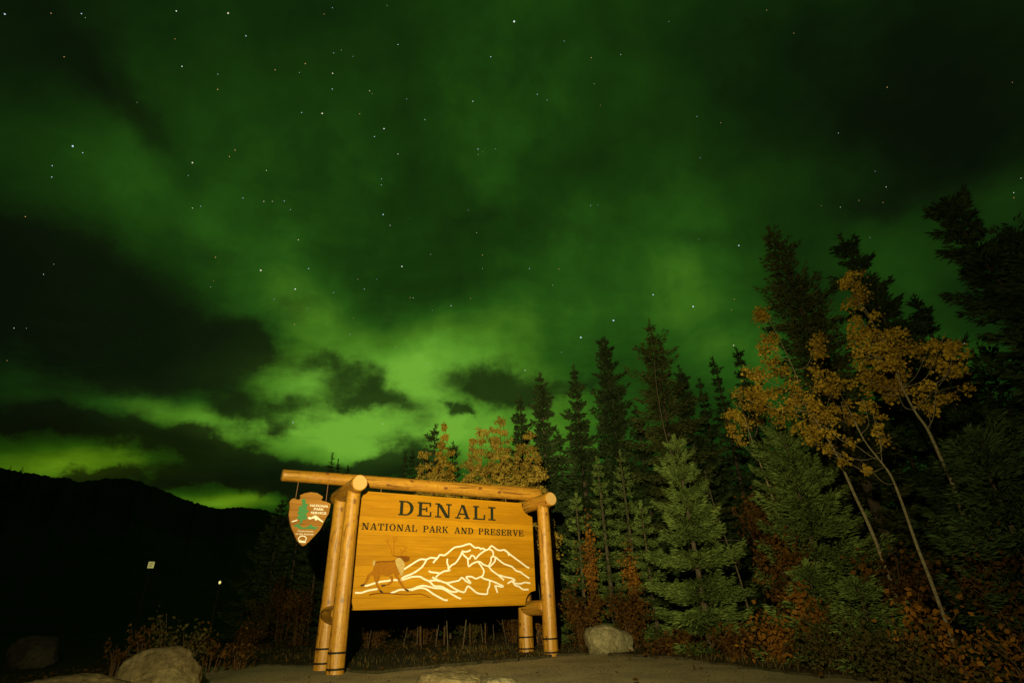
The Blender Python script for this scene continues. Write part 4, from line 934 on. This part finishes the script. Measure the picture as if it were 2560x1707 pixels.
def shrub(px, py, dist, w, label, mat, n=1400, leaf=.075, group=None, cat='shrub', stems=9, base=0.0, name='shrub', bmat=None):
    NTREE[0] += 1; r_ = np.random.default_rng(7000 + NTREE[0] * 11); tip = at(px, py, dist); h = max(.25, tip[2])
    root = tag(empty(name, (tip[0], tip[1], .02)), label, cat, group); tw, Ls = [], []
    per = max(4, n // stems)
    for k in range(stems):
        a = r_.uniform(0, 6.28); R_ = w * math.sqrt(r_.uniform(0, 1)); hh_ = h * r_.uniform(.55, 1.0) * (1 - .25 * (R_ / w) ** 2); e = np.array([math.cos(a) * R_, math.sin(a) * R_, hh_])
        b = np.array([math.cos(a) * R_ * .25, math.sin(a) * R_ * .25, -.1]); mid = b * .5 + e * .5 + np.array([0, 0, .12 * h]) - np.array([e[0], e[1], 0]) * .2
        q = np.array(smooth3([b, mid, e], 5)); tw.append(tube_arrays(q, np.linspace(.012, .003, len(q)), 4))
        t = base + (1 - base) * r_.beta(1.8, 1.2, per); j = np.clip(t * (len(q) - 1), 0, len(q) - 1.001); i0 = j.astype(int); P = q[i0] + (q[i0 + 1] - q[i0]) * (j - i0)[:, None]
        ns = max(3, per // 14); cc = r_.normal(0, .13, (ns, 3)) * (.4 + w * .6); P = P + cc[r_.integers(0, ns, per)] + r_.normal(0, .05, (per, 3)) * (.5 + w)
        P[:, 2] = np.abs(P[:, 2]) + .02
        dv = r_.normal(size=(per, 3)) + np.array([0, 0, -.4]); dv /= np.linalg.norm(dv, axis=1)[:, None]; lg = leaf * r_.uniform(.6, 1.3, per)
        Ls.append(blades(P, dv, lg, lg * r_.uniform(.5, .8, per), r_))
    v = cat_arrays(tw); tag(link('stems', np_mesh('stems', v[0], v[1], True), bmat or M_TWIG, root), kind='stuff')
    v = cat_arrays(Ls); link('leaves', np_mesh('leaves', v[0], v[1]), mat, root); return root
GS = 'autumn shrubs along the wood edge'; Sb = shrub
Sb(1725, 1060, 11.6, .55, 'tall rust-leaved shrub between the two big green spruces', M_LEAF_RUST, 2600, group=GS, stems=16)
Sb(1775, 1180, 10.4, .45, 'rust shrub in front of the broad soft green spruce', M_LEAF_RUST, 1700, group=GS, stems=12)
Sb(1830, 1330, 9.2, .38, 'low orange shrub under the broad soft green spruce', M_LEAF_ORANGE, 900, group=GS)
Sb(1340, 1165, 14.2, .30, 'slender orange shrub right of the right log post', M_LEAF_ORANGE, 800, group=GS)
Sb(1442, 1215, 13.4, .26, 'slender orange shrub between boulder and bright spruce', M_LEAF_ORANGE, 650, group=GS)
Sb(1330, 1330, 13.4, .5, 'low rusty shrub behind the pale squarish boulder', M_LEAF_RUST, 1300, group=GS)
Sb(1430, 1340, 12.8, .5, 'rusty brush right behind the pale squarish boulder', M_LEAF_RUST, 1300, group=GS)
Sb(1555, 1470, 11.0, .55, 'ankle-high orange groundcover shrub under the brightest spruce', M_LEAF_RUST, 900, group=GS, leaf=.06)
Sb(2080, 1345, 7.3, .42, 'orange shrub with large glowing leaves at lower right', M_LEAF_ORANGE, 300, .060, GS, stems=8)
Sb(2190, 1420, 6.9, .42, 'lower orange shrub right of the one with glowing leaves', M_LEAF_ORANGE, 270, .056, GS, stems=8)
Sb(2320, 1400, 7.2, .45, 'dim orange shrub cut by the right picture edge', M_LEAF_ORANGE, 240, .056, GS, stems=8)
Sb(2020, 1235, 9.4, .5, 'dark rust shrub at the foot of the leftmost aspen stem', M_LEAF_RUST, 1300, group=GS)
Sb(2250, 1200, 8.4, .6, 'rust-brown shrub under the drooping right spruce', M_LEAF_RUST, 1500, .06, GS, stems=14)
Sb(1900, 1420, 8.4, .5, 'olive brush beside the low bushy spruce', M_LEAF_OLIVE, 1500, .05, GS, stems=12)
Sb(2010, 1450, 7.5, .5, 'olive brush below the orange shrub with glowing leaves', M_LEAF_OLIVE, 1500, .05, GS, stems=12)
Sb(2150, 1500, 6.7, .45, 'knee-low olive brush at the lower right corner', M_LEAF_OLIVE, 1200, .05, GS, stems=12)
Sb(1680, 1440, 9.8, .45, 'small rusty shrub at the lot edge under the bright spruce', M_LEAF_RUST, 900, .06, GS)
Sb(1760, 1400, 9.2, .40, 'orange-leaved shrub in the dark gap between the big spruces', M_LEAF_ORANGE, 700, .065, GS)
Sb(668, 1290, 24, .8, 'rust shrub left of the left log posts under the emblem', M_LEAF_RUST, 1500, group=GS, stems=12)
Sb(615, 1350, 24, .8, 'dim rust shrub at the left end of the brush', M_LEAF_OLIVE, 1300, group=GS, stems=12)
Sb(705, 1330, 20, .6, 'brown shrub just left of the left log posts', M_LEAF_RUST, 1000, group=GS)
Sb(860, 1400, 16.5, .6, 'low brush seen under the left end of the sign panel', M_LEAF_RUST, 900, .06, GS)
Sb(980, 1405, 17.0, .6, 'low brush seen under the panel, below the caribou', M_LEAF_RUST, 900, .06, GS)
Sb(1090, 1405, 16.8, .6, 'low brush seen under the middle of the panel', M_LEAF_OLIVE, 900, .06, GS)
Sb(1180, 1395, 16.0, .5, 'low brush left of the right back post', M_LEAF_RUST, 800, .06, GS)
Sb(1238, 1380, 14.5, .35, 'yellowing brush seen between the two right posts', M_LEAF_ORANGE, 350, .07, GS)
Sb(570, 1420, 19.0, .6, 'dim low brush behind the lot left of the sign', M_LEAF_RUST, 800, .06, GS)
GW = 'dry weeds behind the left boulders'
Sb(405, 1395, 10.8, .30, 'tall dry weed with hooked tip behind the big rounded boulder', M_LEAF_OLIVE, 160, .06, GW, 'weed', 5, .4, 'weed')
Sb(440, 1425, 10.9, .35, 'bushy dry weed right above the big rounded boulder', M_LEAF_OLIVE, 260, .06, GW, 'weed', 7, .3, 'weed')
Sb(345, 1425, 11.2, .30, 'dry weed left of the hooked one', M_LEAF_RUST, 180, .06, GW, 'weed', 5, .4, 'weed')
Sb(285, 1445, 11.6, .25, 'small reddish weed at the left end of the weeds', M_LEAF_RUST, 120, .06, GW, 'weed', 5, .4, 'weed')
Sb(500, 1440, 11.6, .40, 'low weed right of the big rounded boulder', M_LEAF_RUST, 260, .06, GW, 'weed', 7, .2, 'weed')
Sb(560, 1465, 11.8, .35, 'lowest weed near the lot edge, left of the log posts', M_LEAF_RUST, 180, .06, GW, 'weed', 6, .2, 'weed')

# thin bare saplings in the shade under the panel
GP = 'bare saplings in the shade under the panel'
xsap = [(802, 'bare sapling hugging the left front post'), (846, 'bare sapling, palest of those left of the middle'), (880, 'bare thin sapling under the caribou'), (925, 'straight bare sapling under the caribou forelegs'), (958, 'bare sapling left of the panel middle'), (1000, 'bare sapling under the mountain foothills'),
        (1030, 'bare sapling under the panel middle'), (1062, 'bare sapling right of the panel middle'), (1090, 'thin bare sapling under the main summit'), (1110, 'bare sapling, palest of those right of the middle'), (1135, 'bare sapling under the right summit'), (1165, 'bare sapling left of the right back post'), (1232, 'bare sapling seen between the right posts')]
for i, (x, lb) in enumerate(xsap):
    r_ = random.Random(i + 60); dist = 14.2 + r_.uniform(0, 3.4); b = at(x, 1470, dist); h = 2.6 + r_.uniform(0, 1.2)
    root = tag(empty('sapling', (b[0], b[1], .02)), lb, 'sapling', GP)
    Q = np.array(smooth3([(0, 0, -.1), (r_.uniform(-.14, .14), r_.uniform(-.1, .1), h * .28), (r_.uniform(-.25, .25), 0, h * .6), (r_.uniform(-.5, .5), r_.uniform(-.1, .1), h)], 6)); a = tube_arrays(Q, np.linspace(.006 + r_.uniform(0, .010), .003, len(Q)), 6)
    link('trunk', np_mesh('trunk', a[0], a[1], True), M_BARK_DIM, root); tw = []
    for k in range(9):
        j = r_.randrange(2, len(Q)); an = r_.uniform(0, 6.28); L_ = r_.uniform(.15, .45); e = np.array([math.cos(an), math.sin(an), .7]) * L_; tw.append(tube_arrays(np.array([Q[j], Q[j] + e * .5, Q[j] + e]), np.array([.006, .004, .002]), 4))
    v = cat_arrays(tw); tag(link('limbs', np_mesh('limbs', v[0], v[1], True), M_TWIG, root), kind='stuff')

# ------------------------------------------------------------------ far wood, undergrowth, litter (nobody could count these)
r_ = np.random.default_rng(99); parts = []
proto = [spruce_arrays(8.0, 1.3, 900, 500 + k, spray=.42, whorl=.5, ragged=.3)[0] for k in range(4)]
for k in range(230):
    a = math.radians(r_.uniform(-24, 62)); d = r_.uniform(24, 60); s = r_.uniform(.55, 1.0) * (.80 if a < math.radians(-3) else 1.0); V, F = proto[k % 4]; ph = r_.uniform(0, 6.28)
    hmax = {True: .105, False: .20}[a < math.radians(-6)] * d + .8; s = min(s * (1 + d / 90), hmax / 8.0)
    Vr = np.stack([(V[:, 0] * math.cos(ph) - V[:, 1] * math.sin(ph)) * s + math.sin(a) * d, (V[:, 0] * math.sin(ph) + V[:, 1] * math.cos(ph)) * s + math.cos(a) * d, V[:, 2] * s], 1); parts.append((Vr, F))
V, F = cat_arrays(parts); tag(link('distant_wood', np_mesh('distant_wood', V, F), M_SPRUCE), kind='stuff')

NB = 30000
bx = np.concatenate([r_.uniform(-9, 16, NB), r_.uniform(-2, 12, NB // 2)]); by = np.concatenate([r_.uniform(5, 26, NB), r_.uniform(4, 14, NB // 2)])
bop = np.array(bo); ins = inside(bx, by, [tuple(q) for q in bop[::2]]); bx, by = bx[ins], by[ins]; n = len(bx); bx = bx + r_.normal(0, .09, n); by = by + r_.normal(0, .09, n)
dv = np.stack([r_.normal(0, .35, n), r_.normal(0, .35, n), np.ones(n)], 1); dv /= np.linalg.norm(dv, axis=1)[:, None]
lg = r_.uniform(.02, .075, n) * (1 + .8 * (np.sin(bx * 1.7) * np.sin(by * 1.3) > .2)); V, F = blades(np.stack([bx, by, np.full(n, BZ - .01)], 1), dv, lg, lg * .10 + .004, r_)
tag(link('grass', np_mesh('grass', V, F), foliage('dry_grass_blades', (.030, .032, .010), (.055, .048, .014), (.10, .07, .02), .1)), kind='stuff')
NL = 15000; lx = r_.uniform(-9, 16, NL); ly = r_.uniform(4, 24, NL)
dens = .45 + .55 * np.sin(lx * .9 + 1) * np.sin(ly * .7); k_ = inside(lx, ly, [tuple(q) for q in bop[::2]]) & (r_.uniform(size=NL) < dens) | (r_.uniform(size=NL) < .04)
lx, ly = lx[k_], ly[k_]; n = len(lx); a = r_.uniform(0, 6.28, n); dv = np.stack([np.cos(a), np.sin(a), r_.normal(0, .25, n)], 1); dv /= np.linalg.norm(dv, axis=1)[:, None]
lg = r_.uniform(.05, .10, n); V, F = blades(np.stack([lx, ly, BZ + .012 + r_.uniform(0, .05, n)], 1), dv, lg, lg * .7, r_, .5)
tag(link('fallen_leaves', np_mesh('fallen_leaves', V, F), M_LEAF_RUST), kind='stuff')
NG = 15000; gx = r_.uniform(-7, 8, NG); gy = r_.uniform(5.2, 12.5, NG); s = r_.uniform(.004, .011, NG) * (1 + 1.2 * (r_.uniform(size=NG) > .96)) ; P = np.stack([gx, gy, gz(gx, gy) + s * .3], 1)
tet = np.array([[1, 0, -.5], [-.5, .87, -.4], [-.5, -.87, -.5], [.1, .1, .8]]); ph = r_.uniform(0, 6.28, NG); cs, sn = np.cos(ph), np.sin(ph)
Vt = np.stack([(tet[None, :, 0] * cs[:, None] - tet[None, :, 1] * sn[:, None]), (tet[None, :, 0] * sn[:, None] + tet[None, :, 1] * cs[:, None]), np.repeat(tet[None, :, 2], NG, 0)], 2) * s[:, None, None] + P[:, None]
i = np.arange(NG)[:, None] * 4; F = np.concatenate([i + [0, 1, 3], i + [1, 2, 3], i + [2, 0, 3]], 0)
tag(link('gravel', np_mesh('gravel', Vt.reshape(-1, 3), F), M_ROCK), kind='stuff')
